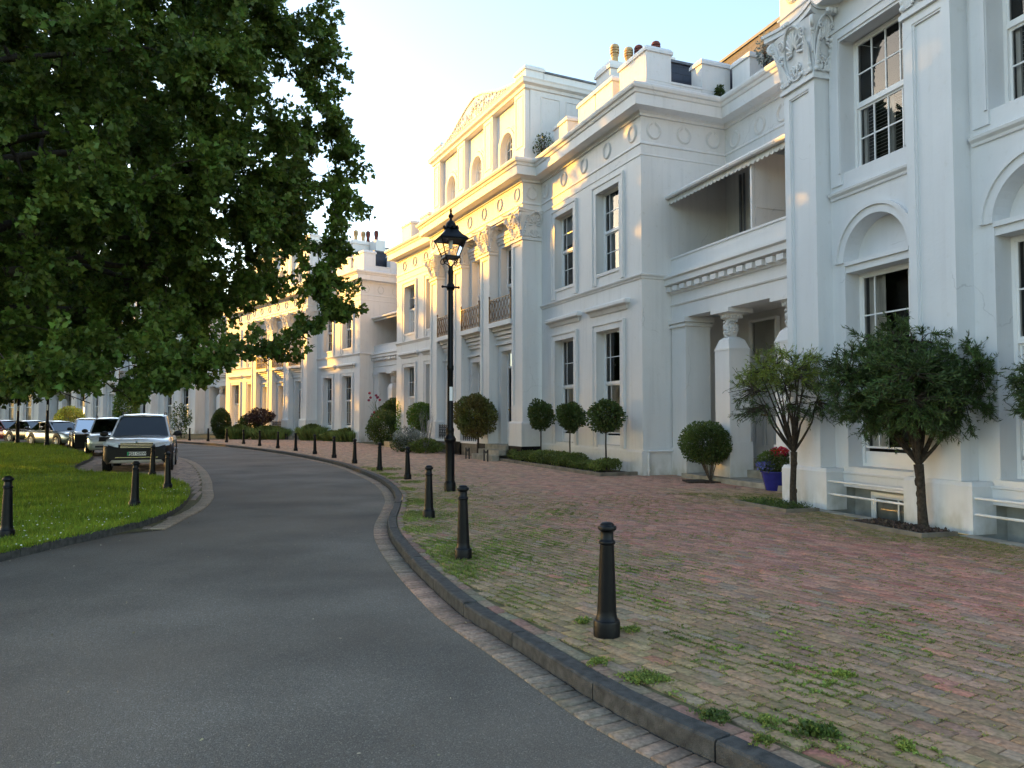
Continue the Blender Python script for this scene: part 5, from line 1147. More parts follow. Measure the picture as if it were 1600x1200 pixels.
# --- bottlebrush trees
def broom(loc,trunk,hub,c,r,nb,nt,mt,label,seed,tr=.06,lean=0,leaf=.07,sparse=False,per=46,group=None,low=.0,name='bottlebrush_tree',rmin=.62):
    rng=np.random.RandomState(seed); rr=random.Random(seed); e=empty(name,(*loc,0),0,label,'tree',group)
    m=MB(); tp=[Vector((0,0,-.05)),Vector((trunk[0]*.1+rr.uniform(-.02,.02),0,hub[2]*.35)),Vector((hub[0]*.5,hub[1]*.5,hub[2]*.7)),Vector(hub)]
    m.tube([tuple(v) for v in tp],[tr*1.25,tr,tr*.92,tr*1.1],10)
    for i in range(9): a=rr.uniform(0,6.28); z=rr.uniform(.1,.95); m.blob(tuple(tp[0].lerp(tp[3],z)+Vector((math.cos(a),math.sin(a),0))*tr*.7),(tr*.5,tr*.5,tr*.9),6,4)
    mains=[]
    for i in range(nb):
        a=2*math.pi*i/nb+rr.uniform(-.3,.3); el=rr.uniform(.35,1.35) if i%3 else rr.uniform(.15,.6)
        d=Vector((math.cos(a)*math.cos(el)*r[0],math.sin(a)*math.cos(el)*r[1],math.sin(el)*r[2]*1.0)); t=Vector(c)+d*.72; h=Vector(hub); mid=h.lerp(t,.45)+Vector((rr.uniform(-.1,.1),rr.uniform(-.1,.1),-.06+.1*math.sin(el)))
        pts=[h,h.lerp(mid,.5)+Vector((0,0,-.02)),mid,mid.lerp(t,.5)+Vector((0,0,.03)),t]; m.tube([tuple(q) for q in pts],[tr*.55,tr*.42,tr*.30,tr*.2,tr*.1],6); mains.append(pts)
    LP=[];LD=[];LS=[]
    for i in range(nt):
        # twig endpoint in the crown
        d=Vector(rng.normal(size=3)); d.normalize(); 
        if d.z<low: d.z=low+abs(d.z)*.3; d.normalize()
        if sparse and d.z<.1 and rr.random()<.55: pass
        rad=rr.uniform(rmin,1.06); t=Vector(c)+Vector((d.x*r[0],d.y*r[1],d.z*r[2]))*rad
        # start: nearest point on mains
        best=min(((q-t).length+ (0 if k>1 else .5),q) for pts in mains for k,q in enumerate(pts[1:]) )[1] if True else None
        mid=best.lerp(t,.5)+Vector((rr.uniform(-.06,.06),rr.uniform(-.06,.06),rr.uniform(-.03,.05))); m.tube([tuple(best),tuple(mid),tuple(t)],[.009,.006,.003],4,False)
        dirn=(t-mid).normalized(); bare=sparse and (t.z<c[2]+.12*r[2]) and rr.random()<.86
        k=per if not bare else 5
        s=rng.rand(k)**.7; base=np.array(mid)[None]+(np.array(t)-np.array(mid))[None]*s[:,None]; base=base+rng.normal(size=base.shape)*.012
        LP.append(base); LD.append(np.array(dirn)[None]*.9+rng.normal(size=base.shape)*.55); LS.append(rng.uniform(.6,1.2,k)*leaf)
        for q in range(3):   # side sprays
            if bare: break
            s0=mid.lerp(t,rr.uniform(.3,.9)); s1=s0+(Vector(rng.normal(size=3))*.5+dirn).normalized()*rr.uniform(.10,.26); m.tube([tuple(s0),tuple(s1)],[.004,.002],3,False)
            k2=per//3; s=rng.rand(k2); b=np.array(s0)[None]+(np.array(s1)-np.array(s0))[None]*s[:,None]; LP.append(b); LD.append(np.array((s1-s0).normalized())[None]*.9+rng.normal(size=b.shape)*.5); LS.append(rng.uniform(.6,1.1,k2)*leaf)
    m.build('trunk',BARK,e,40)
    P=np.concatenate(LP); D=np.concatenate(LD); S=np.concatenate(LS); mm=mt if isinstance(mt,list) else [mt]
    o=np_mesh('crown',leaves(rng,P,D,S,'needle'),4,mm,e)
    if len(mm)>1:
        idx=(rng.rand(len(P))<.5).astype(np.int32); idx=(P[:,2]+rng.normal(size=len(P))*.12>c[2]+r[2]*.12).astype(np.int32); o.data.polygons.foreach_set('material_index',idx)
    return e
G_B='bottlebrush trees in front of the nearest house'
p1=at(1240,792); broom(p1,(0,0),(.02,0,.98),(-.12,0,1.98),(.94,.78,.84),17,470,[LBOT,LBOT2],'sparse yellow green bottlebrush tree with bare twigs in front of the left pilaster',71,.055,leaf=.075,sparse=True,per=24,low=-.55)
p2=at(1443,826); broom(p2,(0,0),(-.05,0,.92),(-.12,0,2.08),(1.24,1.0,.90),14,950,[LBOT,LBOT],'dense dark green bottlebrush tree in front of the second pilaster and arched window',72,.062,leaf=.085,per=40,low=-.85,rmin=.25)
p3=(p2[0]+.86,p2[1]-2.0); broom(p3,(0,0),(.02,0,1.0),(0,0,1.95),(.72,.7,.65),12,380,[LBOT,LBOT],'bottlebrush tree cut off by the right edge of the picture',73,.05,leaf=.08,per=40,low=-.5)
m=MB(F0.M()); m.box(1.5,2.8,-.80,-.24,-.02,.03); m.box(-1.35,.05,-.85,-.24,-.02,.03); m.build('planting_bed',SOIL)['kind']='structure'
m=MB(F0.M())
for (a,b,c_,d_) in ((1.44,2.86,-.86,-.80),(-1.41,.11,-.91,-.85)): m.box(a,b,c_,d_,-.02,.055)
for (a,c_,d_) in ((1.44,-.80,-.24),(2.80,-.80,-.24),(-1.41,-.85,-.24),(.05,-.85,-.24)): m.box(a,a+.06,c_,d_,-.02,.055)
m.build('bed_edging',BROWNST)['kind']='structure'
def scatter(name,n,fr,x0,x1,y0,y1,z,leaf,mt,seed,kind='oval',up=.6,h=.06,label=None,cat=None):
    rng=np.random.RandomState(seed); x=rng.uniform(x0,x1,n); y=rng.uniform(y0,y1,n); P=np.stack([fr.o[0]+fr.X[0]*x+fr.Y[0]*y,fr.o[1]+fr.X[1]*x+fr.Y[1]*y,z+h*rng.rand(n)**2],1)
    o=np_mesh(name,leaves(rng,P,rng.normal(size=P.shape)+np.array([0,0,up]),leaf*rng.uniform(.6,1.3,n),kind),len(LEAF[kind]),mt); o['kind']='stuff'; 
    if label: o['label']=label; o['category']=cat
    return o
MULCH=mat('bark_mulch',(.10,.07,.05),.9,.3,20,island=.5)
scatter('bark_mulch',2600,F0,1.5,2.8,-.80,-.25,.03,.045,MULCH,81,'oval',0,.02,'bark chips in the bed round the dense tree','mulch')
scatter('creeping_weeds',1500,F0,-1.35,.02,-.85,-.26,.03,.035,LBUSH,82,'oval',.8,.08,'low weeds in the bed round the sparse tree','weeds')
# --- flower pots in the porch
def pot(loc,z,label,r,h,mt,fl,seed,cr):
    e=empty('flower_pot',(*loc,z),0,label,'flower pot'); m=MB(); m.lathe([(0,0),(r*.66,0),(r*.98,h*.93),(r*1.07,h*.94),(r*1.07,h),(r*.95,h),(r*.93,h*.9),(0,h*.9)],28); m.build('pot',mt,e,40)
    rng=np.random.RandomState(seed); P,d=ell_pts(rng,1500,(0,0,h+cr*.5),(cr,cr,cr*.8),.1); np_mesh('foliage',leaves(rng,P,d+rng.normal(size=P.shape)*.6,.06*rng.uniform(.6,1.2,len(P)),'oval'),6,LBUSH,e)
    for k,(mt_,nn,cx,cz) in enumerate(fl):
        P,d=ell_pts(rng,nn,(cx,-.05,h+cz),(cr*.55,cr*.6,cr*.28),.3); np_mesh('flowers',leaves(rng,P,d+rng.normal(size=P.shape),.045*rng.uniform(.7,1.2,nn),'oval'),6,mt_,e)
    return e
BLUEPOT=mat('blue_glaze',(.02,.025,.22),.25,.1,8,coat=.8)
pot(at(1211,766),.0,'glazed blue flower pot with red geraniums beside the porch steps',.30,.42,BLUEPOT,[(RED,420,.10,.42),(BLUEP,300,-.22,.12)],91,.36)
pot(L1.w(3.75,.95),.30,'dark flower pot with red flowers on the porch step behind the blue pot',.22,.40,MAROON,[(RED,380,.0,.30)],92,.3)
# --- planting in front of the second house pavilion and beyond
P1=F1.M()@TR(-6.7,-.75,4)
def pw(x,y): v=P1@Vector((x,y,0)); return (v.x,v.y)
p=at(747,716); ball_shrub('photinia_tree',p,(-.15,0,1.65),(.80,.75,.80),8500,.085,LPHOT,'round photinia tree with reddish young leaves right of the lamp post','tree',.035,'oval',101,None,.45,.12)
p=at(664,703.5); ball_shrub('standard_tree',p,(-.05,0,1.55),(.80,.7,.72),6500,.085,LGRN,'round light green standard tree left of the lamp post','tree',.03,'oval',102,None,.45,.12)
p=at(700,700); p=pw(-7.6,-.9); ball_shrub('silver_twig_shrub',p,(0,0,1.3),(.5,.45,.85),500,.05,LSIL,'bare grey twiggy shrub immediately left of the lamp post','shrub',None,'needle',103,None,.2,.1,mat('grey_twig',(.25,.24,.23),.9))
for k,(u,v,c,r_,n,lf,mt_,lb) in enumerate((
 (618,694,(0,0,1.9),(.95,.8,.80),6500,.09,LBUSH,'tall rounded green shrub behind the rose bush by the second porch'),
 (642,697,(0,0,1.5),(.85,.8,1.3),6500,.09,LGRN,'loose light green shrub directly left of the standard tree'),
 (601,696,(0,0,.95),(1.15,.9,.95),7500,.085,LBUSH,'spreading rose bush with pink red blooms at the porch of the second house'),
 (641,706,(0,0,.55),(.75,.55,.55),3000,.07,LSIL,'silvery grey shrub under the standard tree'),
 (655,708,(.3,0,.3),(.85,.4,.32),2600,.07,LHEDGE,'low bright green clump in the brick edged bed'),
 (628,706,(0,0,.35),(.6,.4,.35),1500,.06,LBUSH,'low dark clump behind the brick edging'))):
    ball_shrub('garden_shrub',at(u,v),c,r_,n,lf,mt_,lb,'shrub',None,'oval',110+k,None,.3,.16)
rs=random.Random(9); m=MB(); pr=at(583,694)
for i in range(12): m.blob((pr[0]+rs.uniform(-.3,.5),pr[1]+rs.uniform(-.3,.3),rs.choice([1.5,1.9,2.2,2.6,2.9,.95])+rs.uniform(-.1,.1)),(.085,.085,.075),7,5)
roses=m.build('rose_blooms',PINK); tag(roses,'pink red rose blooms above the spreading rose bush','flowers',None,'stuff')
m=MB()
for i in range(7): m.tube([(pr[0]+.5,pr[1],.8),(pr[0]+.1,pr[1],1.8+.1*i),(pr[0]-.3+.12*i,pr[1],2.2+.12*i)],[.012,.008,.004],4,False)
tag(m.build('rose_canes',LBUSH),'thin climbing rose canes carrying the pink blooms','rose')
# brick edging of that bed
b1,b2,b3=at(600,697.5),at(652,707),at(655,712); m=MB(); 
for a,b in ((b1,b2),): 
    a,b=Vector(a),Vector(b); t=(b-a).normalized(); nn=Vector((-t.y,t.x))*.1; m.add([(a.x,a.y,0),(b.x,b.y,0),(b.x+nn.x,b.y+nn.y,0),(a.x+nn.x,a.y+nn.y,0),(a.x,a.y,.28),(b.x,b.y,.28),(b.x+nn.x,b.y+nn.y,.28),(a.x+nn.x,a.y+nn.y,.28)],[(0,1,5,4),(1,2,6,5),(2,3,7,6),(3,0,4,7),(4,5,6,7)])
tag(m.build('brick_edging',BUFF),'low brick edging in front of the rose bed','edging')
def lav(u,v,w_,h,lb,seed,mt_=None,n=2600):
    rng=np.random.RandomState(seed); p=at(u,v); e=empty('lavender_clump',(*p,0),0,lb,'plant','lavender clumps by the third house'); a=rng.uniform(0,6.28,n); rr_=np.sqrt(rng.rand(n)); B=np.stack([np.cos(a)*rr_*w_*.55,np.sin(a)*rr_*w_*.4,np.zeros(n)+.02],1); D=np.stack([np.cos(a)*rr_*.7,np.sin(a)*rr_*.7,np.ones(n)],1)+rng.normal(size=(n,3))*.12
    np_mesh('foliage',leaves(rng,B,D,h*rng.uniform(.35,.85,n),'blade',.1),3,mt_ or LLAV,e)
    P,d=ell_pts(rng,n*2,(0,0,h*.35),(w_*.6,w_*.4,h*.5),.3); P[:,2]=np.abs(P[:,2]); np_mesh('undergrowth',leaves(rng,P,d+rng.normal(size=P.shape)*.5,.12*rng.uniform(.6,1.2,len(P)),'oval'),6,LHEDGE,e)
lav(548,690,1.8,1.0,'pale green lavender clump at the right end of the third house bed',120); lav(520,689,1.1,.75,'low lavender clump between two taller ones',121); lav(488,688,1.3,1.25,'taller lavender clump with thin spikes beside the black door',122)
lav(421,686.5,2.0,1.1,'wide light green lavender clump left of the black door',123); lav(373,686,1.0,1.2,'light green clump beside the dark domed shrub',124)
ball_shrub('dome_shrub',at(345,685.5),(0,0,1.08),(.68,.62,1.05),6000,.10,LDARK,'tall dark egg shaped clipped shrub at the third porch','shrub',None,'oval',130,None,.5,.05)
ball_shrub('burgundy_shrub',at(407,685.5),(0,0,1.6),(1.1,.9,.52),3000,.11,LBURG,'spreading dark burgundy shrub above the lavender','shrub',None,'oval',131,None,.2,.22)
ball_shrub('garden_shrub',at(390,685),(0,0,.95),(.85,.8,.85),3500,.11,LBUSH,'green shrub between the egg shaped shrub and the burgundy shrub','shrub',None,'oval',132,None,.3,.15)
ball_shrub('climbing_rose',at(283,684.5),(0,0,1.3),(.9,.5,1.3),900,.13,LBUSH,'thin straggly bush just right of the black car','shrub',None,'oval',133,None,.1,.25)
ball_shrub('golden_hedge',at(108,683),(0,0,1.25),(1.1,.9,1.1),5000,.13,LYEL,'rounded golden variegated hedge behind the silver saloon','hedge',None,'oval',134,None,.6,.03)
ball_shrub('tall_hedge',at(197,682),(0,0,2.2),(.95,.9,2.0),5000,.15,LGRN,'bright green bushy shrub behind the black car roof','shrub',None,'oval',135,None,.5,.06)
# plants growing on the parapet
for k,(M_,x,y,z,s,lb) in enumerate(((F1.M(),-6.35,-.1,10.75,.55,'self sown leafy weed on the cornice beside the pavilion attic'),(F1.M(),.15,2.55,10.75,.22,'small weed in the gutter corner above the porch'),(L1.M(),2.0,1.75,10.95,.42,'dry weed stalks on the porch link parapet'))):
    v=M_@Vector((x,y,z)); ball_shrub('parapet_weed',(v.x,v.y),(0,0,s*.9),(s*.55,s*.5,s),380,.07,LSIL if k==2 else LDARK,lb,'plant',None,'oval',140+k,None,.1,.25,z0=v.z)
# tv aerial
v=L1.M()@Vector((4.4,3.2,12.9)); m=MB(); m.tube([(v.x,v.y,v.z),(v.x,v.y,v.z+1.5)],.02,5); m.tube([(v.x-.7,v.y,v.z+1.4),(v.x+.5,v.y+.3,v.z+1.4)],.012,4)
for i in range(9): t=i/8; x=v.x-.7+1.2*t; y=v.y+.3*t; m.tube([(x-.02,y-.05,v.z+1.22),(x+.02,y+.05,v.z+1.58)],.007,3)
tag(m.build('tv_aerial',LEAD),'thin television aerial on the slate roof behind the left pilaster capital','aerial')
# downpipe at the corner of the second house
m=MB(F1.M()); m.tube([(.12,.10,0),(.12,.10,.62)],.035,8); m.tube([(.12,.10,.66),(.12,.9,.66)],.03,8)
for z in (.12,.45): m.tube([(.12,.10,z),(.12,.10,z+.05)],.05,8)
tag(m.build('drain_pipe',STU2),'short white drainpipe at the foot of the second house corner','pipe')
# wall vents
m=MB(F1.M()); m.box(-5.0,-4.72,-.06,-.052,.30,.38); m.box(-2.2,-1.92,-.06,-.052,.30,.38); 
for i in range(6): m.box(-4.98+.045*i,-4.95+.045*i,-.066,-.06,.31,.37); m.box(-2.18+.045*i,-2.15+.045*i,-.066,-.06,.31,.37)
tag(m.build('air_brick',LEAD),None); 
vb=bpy.data.objects['air_brick']; vb.parent=h1; vb.matrix_parent_inverse=Matrix.Translation((*F1.o,0)).to_4x4()@Matrix.Rotation(F1.rz,4,'Z'); vb.matrix_parent_inverse.invert()
# ---------------- weeds in the joints, grass ----------------
rng=np.random.RandomState(200)
def weeds(name,n,prob,leaf,mt,label,hmax,per=6,kind='oval',maxy=15,seed=1,spread=.03):
    rg=np.random.RandomState(seed); ok=(BRY<maxy); bx_,by_,pr_=BRX[ok],BRY[ok],prob[ok]; pr_=pr_/pr_.sum(); i=rg.choice(len(bx_),n,p=pr_); cx=bx_[i]; cy=by_[i]; side=rg.choice([-1,1],n); 
    u=rg.uniform(-.1,.1,n); end=rg.rand(n)<.3; lx=np.where(end,side*(Ls+gp)/2,u); ly=np.where(end,rg.uniform(-.05,.05,n),side*(Ws+gp)/2)
    px=cx+lx*ca-ly*sa; py_=cy+lx*sa+ly*ca; P=np.repeat(np.stack([px,py_,np.zeros(n)],1),per,axis=0); m_=len(P); sp=np.repeat(rg.uniform(.3,1.4,n),per); a=rg.uniform(0,6.28,m_)
    al=rg.normal(size=m_)*spread*sp*1.6; ac=rg.normal(size=m_)*spread*.5*sp; ee=np.repeat(end,per); dx_=np.where(ee,ac,al); dy_=np.where(ee,al,ac)
    P[:,0]+=dx_*ca-dy_*sa; P[:,1]+=dx_*sa+dy_*ca; P[:,2]=-.004+rg.rand(m_)*hmax*.5
    D=np.stack([np.cos(a),np.sin(a),rg.uniform(.1,1.0,m_)*(2 if kind=='blade' else 1)],1); o=np_mesh(name,leaves(rg,P,D,leaf*rg.uniform(.5,1.3,m_)*np.repeat(rg.uniform(.6,1.4,n),per),kind),len(LEAF[kind]),mt); o['kind']='stuff'; o['label']=label; o['category']='weeds'; return o
MOSS=leafm('moss',(.22,.24,.05),.3,.35,.7,col2=(.30,.27,.10)); WEEDG=leafm('weed_leaf',(.22,.29,.06),.3,.35,.6)
patch=vnoise(BRX,BRY,.8,21)*.5+vnoise(BRX,BRY,.25,22)*.5
edge=np.exp(-BKD/1.3)
weeds('joint_moss',34000,(edge*1.0+.10+.9*BF)*np.clip(patch*2.2-.6,0,1)**1.2+1e-6,.010,MOSS,'yellow green moss tufts in the paving joints',.008,9,'oval',16,31,.020)
weeds('joint_grass',1900,(edge**1.6)*np.clip(patch*3-1.5,0,1)**2+1e-7,.015,WEEDG,'tufts of grass and weeds in the paving near the kerb',.015,18,'oval',15,32,.024)
weeds('kerb_grass',2600,(np.exp(-BKD/.45))*np.clip(vnoise(BRX,BRY,.6,25)*3-1.2,0,1)*(BRY>7)+1e-7,.035,WEEDG,'grass growing between the bricks behind the curved kerb',.02,8,'blade',24,33,.04)
def clump(u,v,r,n,mt_,leaf,h,lb,seed,kind='oval'):
    rg=np.random.RandomState(seed); p=at(u,v); nc=max(5,int(26*(r/.1))); n=n//2; cx_=rg.normal(size=nc)*r*.42; cy_=rg.normal(size=nc)*r*.42; cs_=rg.uniform(.15,.55,nc)*r*.5; k_=rg.randint(0,nc,n); a=rg.uniform(0,6.28,n); q=np.abs(rg.normal(size=n))*cs_[k_]; P=np.stack([p[0]+cx_[k_]+np.cos(a)*q,p[1]+cy_[k_]+np.sin(a)*q,rg.rand(n)*h*.7*(1-q/r).clip(.1,1)],1); D=np.stack([np.cos(a)*.8,np.sin(a)*.8,np.ones(n)*.7],1)+rg.normal(size=P.shape)*.4
    o=np_mesh('weed_clump',leaves(rg,P,D,leaf*rg.uniform(.5,1.2,n),kind),len(LEAF[kind]),mt_); return tag(o,lb,'weed','weed clumps in the paving')
for k,(u,v,r_,lb) in enumerate(((910,972,.09,'weed clump just left of the nearest bollard'),(985,985,.10,'weed clump touching the foot of the nearest bollard on its right'),(935,1035,.10,'bright weed clump between nearest bollard and kerb'),(1010,1062,.20,'largest weed patch behind the kerb, below the nearest bollard'),(1115,1120,.13,'dark leafy weed clump on the kerb edge'),(1195,1130,.09,'bright mossy weed clump in the brick joints'),(1270,1145,.12,'spiky dark weed rosette in the paving'),(1195,1160,.08,'bright weed clump at the bottom edge of the picture, beside the kerb'),(1318,1055,.08,'isolated yellow green tuft in the middle of the paving'),(1415,1170,.07,'small weed tuft near the bottom right of the paving'))):
    r_*=.72; clump(u,v,r_,int(2000*(r_/.1)**1.6),WEEDG if k not in (4,6) else LBUSH,.016 if k!=6 else .03,.035,lb,300+k)
# lawn grass
rg=np.random.RandomState(210); n=330000; yy=9+36*rg.rand(n)**1.9; xx=-5.7-yy*.62*rg.rand(n)**1.1*1.25
lawnpoly=list(GC)+[(-60,53),(-60,0)]
ok=inpoly(xx,yy,lawnpoly)&(xx/yy>-.74); xx,yy=xx[ok],yy[ok]; n=len(xx); tone=vnoise(xx,yy,1.6,41)
P=np.stack([xx,yy,np.full(n,-.022)],1); D=np.stack([rg.normal(size=n)*.4,rg.normal(size=n)*.4,np.ones(n)],1); o_=np_mesh('grass',leaves(rg,P,D,(.035+.04*tone)*rg.uniform(.6,1.4,n)*(1+yy/40),'blade',.3),3,GRASSB); tag(o_,'short mown grass of the lawn','grass',None,'stuff')
n=380; a=rg.uniform(0,1,n); yy=9.2+9*rg.rand(n)**1.5; xx=-6.0-rg.rand(n)**1.3*3; ok=inpoly(xx,yy,lawnpoly); xx,yy=xx[ok],yy[ok]; n=len(xx)
DAISY=mat('daisy',(.7,.7,.6),.6,.1)
P=np.stack([xx,yy,np.full(n,.03)],1); D=rg.normal(size=(n,3))*np.array([1,1,.2]); o_=np_mesh('daisies',leaves(rg,P,D,np.full(n,.028),'oval'),6,DAISY); tag(o_,'scattered daisies in the lawn','daisies',None,'stuff')
# litter of petals and dry leaves on road, gutter and paving
LIT=mat('dry_leaf',(.35,.30,.20),.8,.3,9,island=.4)
n=750; t=rg.randint(0,len(K),n); side=rg.choice([0,1,2],n,p=[.35,.3,.35]); px=[];
for i in range(n):
    if side[i]==0: q=K[t[i]]; d=rg.exponential(.10); px.append((q[0]-d-.03,q[1]+rg.uniform(-.2,.2),-.088))
    elif side[i]==1: q=GC[t[i]%len(GC)]; px.append((q[0]+.1+rg.exponential(.25),q[1]+rg.uniform(-.2,.2),-.084))
    else: y=2.8+14*rg.rand(); px.append((rg.uniform(-.6,.68)*y,y,None))
pts=[]
for x,y,z in px:
    if z is None:
        on=inpoly(np.array([x]),np.array([y]),py)[0]; z=.006 if on else -.110
        if not on and kerbdist(np.array([x]),np.array([y]))[0]<.3: continue
        if x<-5.6: continue
    pts.append((x,y,z))
P=np.array(pts); D=rg.normal(size=P.shape)*np.array([1,1,.08]); o_=np_mesh('fallen_leaves',leaves(rg,P,D,.022*rg.uniform(.4,1.3,len(P)),'oval',.05),6,LIT); tag(o_,'small dry leaves and petals on the road and paving','leaves',None,'stuff')
# ---------------- big oak ----------------
CV=[(-900,560),(-200,625),(0,618),(60,622),(130,618),(200,632),(250,612),(300,608),(340,596),(370,560),(400,556),(450,572),(480,560),(505,520),(560,495),(600,440),(700,300)]
def underside(X,Y):
    # lower limit of the crown: it sweeps up towards its outer, road side edge
    px=800+FPX*X/np.maximum(Y,1); v=np.interp(px,[a for a,b in CV],[b for a,b in CV]); return CAMH+Y*(650-v)/FPX
def oak(loc,base,cr,nclu,per,leaf,label,seed,flat=1.95,mt=None,kind='lobed',trunk_r=.42,name='oak_tree',cs=.62,gap=.0,zlow=None,extra=(),main=False):
    rng=np.random.RandomState(seed); rr=random.Random(seed); e=empty(name,(*loc,0),0,label,'tree')
    c=np.array(cr[0]); r=np.array(cr[1])
    # cluster centres: superellipsoid crown with a flat underside, more clusters towards the skin
    pts=[]
    while len(pts)<nclu:
        q=rng.uniform(-1,1,3); m_=(abs(q[0])**2.1+abs(q[1])**2.1+abs(q[2])**(2.2 if q[2]<0 else 2.0))
        if m_>1 or m_<.12: continue
        if m_<.45 and rng.rand()<.6: continue
        p=c+q*r
        if q[2]>0: pass
        if gap and (math.sin(p[0]*1.1+2)*math.sin(p[1]*1.0+1)*math.sin(p[2]*1.2+.5)>gap): continue
        if p[2]<flat+.35: continue
        if main and p[2]<underside(p[0]+loc[0],p[1]+loc[1])+.62: continue
        if pts and min((p[0]-s[0])**2+(p[1]-s[1])**2+(p[2]-s[2])**2 for s in pts)<(cs*.62)**2: continue
        pts.append(p)
    for p in extra: pts.append(np.array(p)-np.array([loc[0],loc[1],0]))
    m=MB(); H=c[2]
    tz=flat+.9 if not zlow else zlow
    tp=[(0,0,-.2),(.05,0,.3),(.02,.02,tz*.6),(0,0,tz),(.1,0,H*.8),(.2,.1,H+r[2]*.5)]
    m.tube(tp,[trunk_r*1.5,trunk_r*1.1,trunk_r*.95,trunk_r*.9,trunk_r*.6,trunk_r*.15],14)
    hubs=[]
    for i in range(26):
        a=2*math.pi*i/26*3.1+rr.uniform(-.2,.2); z0=tz+(H+r[2]*.3-tz)*(i/26)**1.1*.85; k=rr.uniform(.6,.85); ext=math.sqrt(max(.1,1-((z0+.5-H)/r[2])**2)); 
        t=Vector((c[0]+math.cos(a)*r[0]*k*ext,c[1]+math.sin(a)*r[1]*k*ext,z0+rr.uniform(-.6,1.6))); s=Vector((0,0,z0-.4)); pts_=[]
        nn=7; prev=s; w=Vector((0,0,0))
        for j in range(nn+1):
            u=j/nn; w+=Vector((rr.uniform(-.22,.22),rr.uniform(-.22,.22),rr.uniform(-.16,.16))); p=s.lerp(t,u)+w*(u>0)+Vector((0,0,.7*math.sin(math.pi*u))); pts_.append(p)
        R0=trunk_r*.42*(1-.5*i/26); m.tube([tuple(p) for p in pts_],[R0*(1-u/nn*.82) for u in range(nn+1)],8); hubs+=[(p,R0*(1-j/nn*.82)) for j,p in enumerate(pts_) if j>1]
    HB=[tuple(h[0]) for h in hubs]; pts.sort(key=lambda p:(p[0]**2+p[1]**2)+.3*(p[2]-tz)**2)
    LP=[];LD=[];LS=[]
    for p in pts:
        HA=np.array(HB); d=np.linalg.norm(HA-p,axis=1)+np.where(np.linalg.norm(HA[:,:2],axis=1)>np.linalg.norm(p[:2])+.3,2.0,0); i=int(d.argmin()); s=hubs[i][0]; t=Vector(p); mid=s.lerp(t,.5)+Vector((rr.uniform(-.2,.2),rr.uniform(-.2,.2),.12)); r0=min(.045,hubs[i][1]*.7)
        m.tube([tuple(s),tuple(mid),tuple(t)],[r0,r0*.6,.012],5,False)
        hubs.append((t,max(.014,r0*.75))); HB.append(tuple(t))
        out=(t-Vector(tuple(c))); out.normalize()
        ns=9
        for k in range(ns):   # twigs with leaves along them
            dv=(out*.7+Vector(rng.normal(size=3))*.75); dv.normalize(); L=cs*rr.uniform(.55,1.25); q0=t+dv*(-.1); q1=t+dv*L+Vector((0,0,-.10*L))
            if main and q1.z<float(underside(np.array(q1.x+loc[0]),np.array(q1.y+loc[1])))+.02: continue
            m.tube([tuple(q0),tuple(q1)],[.008,.003],3,False)
            n_=per//ns; s_=rng.rand(n_)**.65; b=np.array(q0)[None]+(np.array(q1)-np.array(q0))[None]*s_[:,None]; off=rng.normal(size=b.shape); off/=np.linalg.norm(off,axis=1,keepdims=True); b=b+off*.10*rng.rand(n_,1)
            LP.append(b); LD.append(off*.9+np.array(dv)[None]*.8+np.array([0,0,-.25])[None]); LS.append(leaf*rng.uniform(.6,1.25,n_))
    m.build('trunk',BARK,e,60)
    P=np.concatenate(LP); D=np.concatenate(LD); S=np.concatenate(LS); ok=(P[:,2]>(underside(P[:,0]+loc[0],P[:,1]+loc[1])-.06+.16*np.sin(P[:,0]*3.1)*np.sin(P[:,1]*2.3+1)+.07*rng.normal(size=len(P)) if main else -9))&(P[:,2]>flat-.25+.22*np.sin(P[:,0]*2.3+1)*np.sin(P[:,1]*2.9)+.1*rng.normal(size=len(P)))
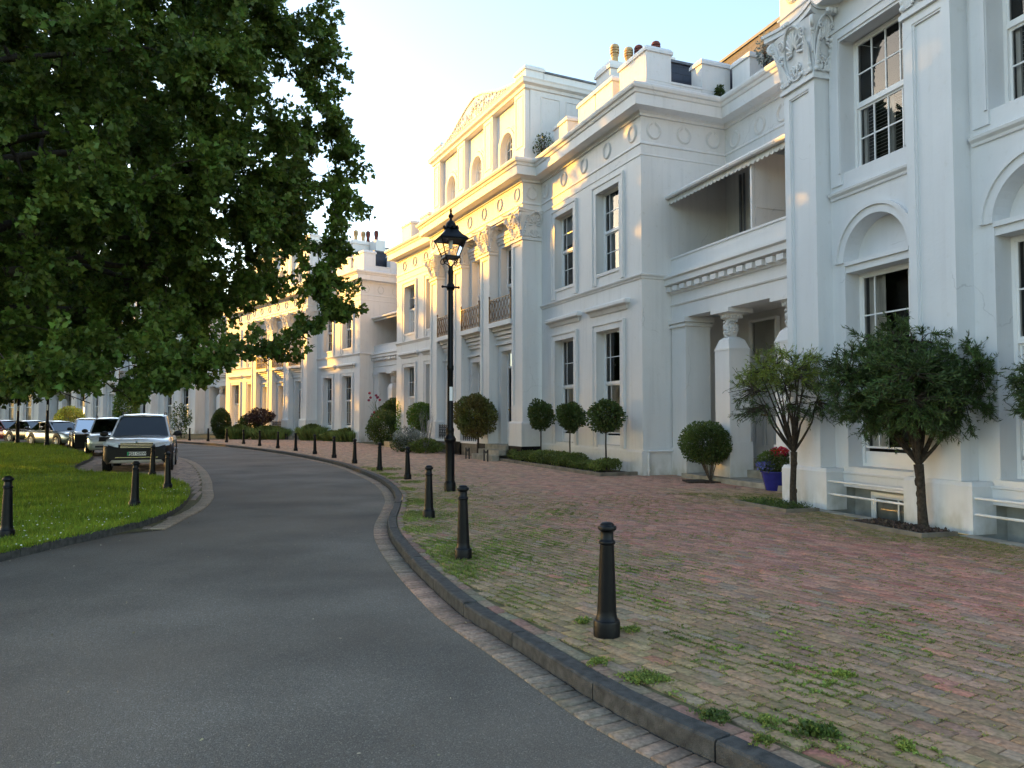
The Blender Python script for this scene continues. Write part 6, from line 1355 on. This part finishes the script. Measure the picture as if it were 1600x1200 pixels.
    np_mesh('crown',leaves(rng,P[ok],D[ok],S[ok],kind,.25),len(LEAF[kind]),mt or LOAK,e)
    return e
EX=[]
for (u,v,Y) in ((560,492,13.2),(578,497,13.2),(545,478,13.0),(470,560,12.8),(448,566,12.6),(495,520,13.0),(430,545,12.5),(330,600,11.5),(325,560,11.5),(390,548,12.2),(250,600,11.0),(225,575,11.0),(180,610,10.6),(150,590,10.5),(110,590,10.5),(70,600,10.4),(30,590,10.2),(275,580,11.2),(355,555,11.8),(130,625,10.5),(205,625,10.8),(60,560,10),(300,560,11.2),(520,440,13.4),(535,420,13.2),(545,380,13.4),(555,330,13.5),(550,280,13.6),(560,240,13.6),(545,200,13.6),(535,150,13.6),(530,90,13.6),(525,40,13.6)):
    u-=34 if u>430 else 0
    t=Y/math.cos(PITCH); dx=(u-800)/FPX; du=(600-v)/FPX; c_,s_=math.cos(PITCH),math.sin(PITCH); k=Y/(c_-du*s_); EX.append((dx*k,Y,CAMH+(s_+du*c_)*k))
OL=(-11.8,14.0)
oak(OL,0,((1.15,-.5,7.1),(6.9,6.2,5.4)),840,640,.087,'large spreading oak tree whose dark leafy crown fills the upper left of the picture',401,flat=2.0,extra=EX,gap=.8,main=True)
# trees added out to the left, mostly unseen, to block the low sun
t0=oak((-33,43),0,((0,0,8.2),(6.5,6.5,6.2)),185,400,.28,'tree added for shade beyond the lawn at the left edge, behind the oak',402,flat=2.6,mt=LADDED,kind='oval',cs=1.1,gap=.8)
index_kids()
for (x,y,rz,sc,lb) in ((-47,52,1.2,1.2,'second tree added for shade, farther left beyond the lawn'),(-24,29.5,2.5,1.35,'third tree added for shade, on the lawn to the left'),(-62,71,.5,1.35,'fourth tree added for shade, tallest, farthest out to the left'),(-23,20,4,1.25,'fifth tree added for shade, nearest of those out to the left'),(-35.5,28,3,1.38,'sixth tree added for shade, behind the nearest one out to the left')):
    c=copy_tree(t0); c.location=(x,y,0); c.rotation_euler=(0,0,rz); c.scale=(sc,sc,sc); c['label']=lb
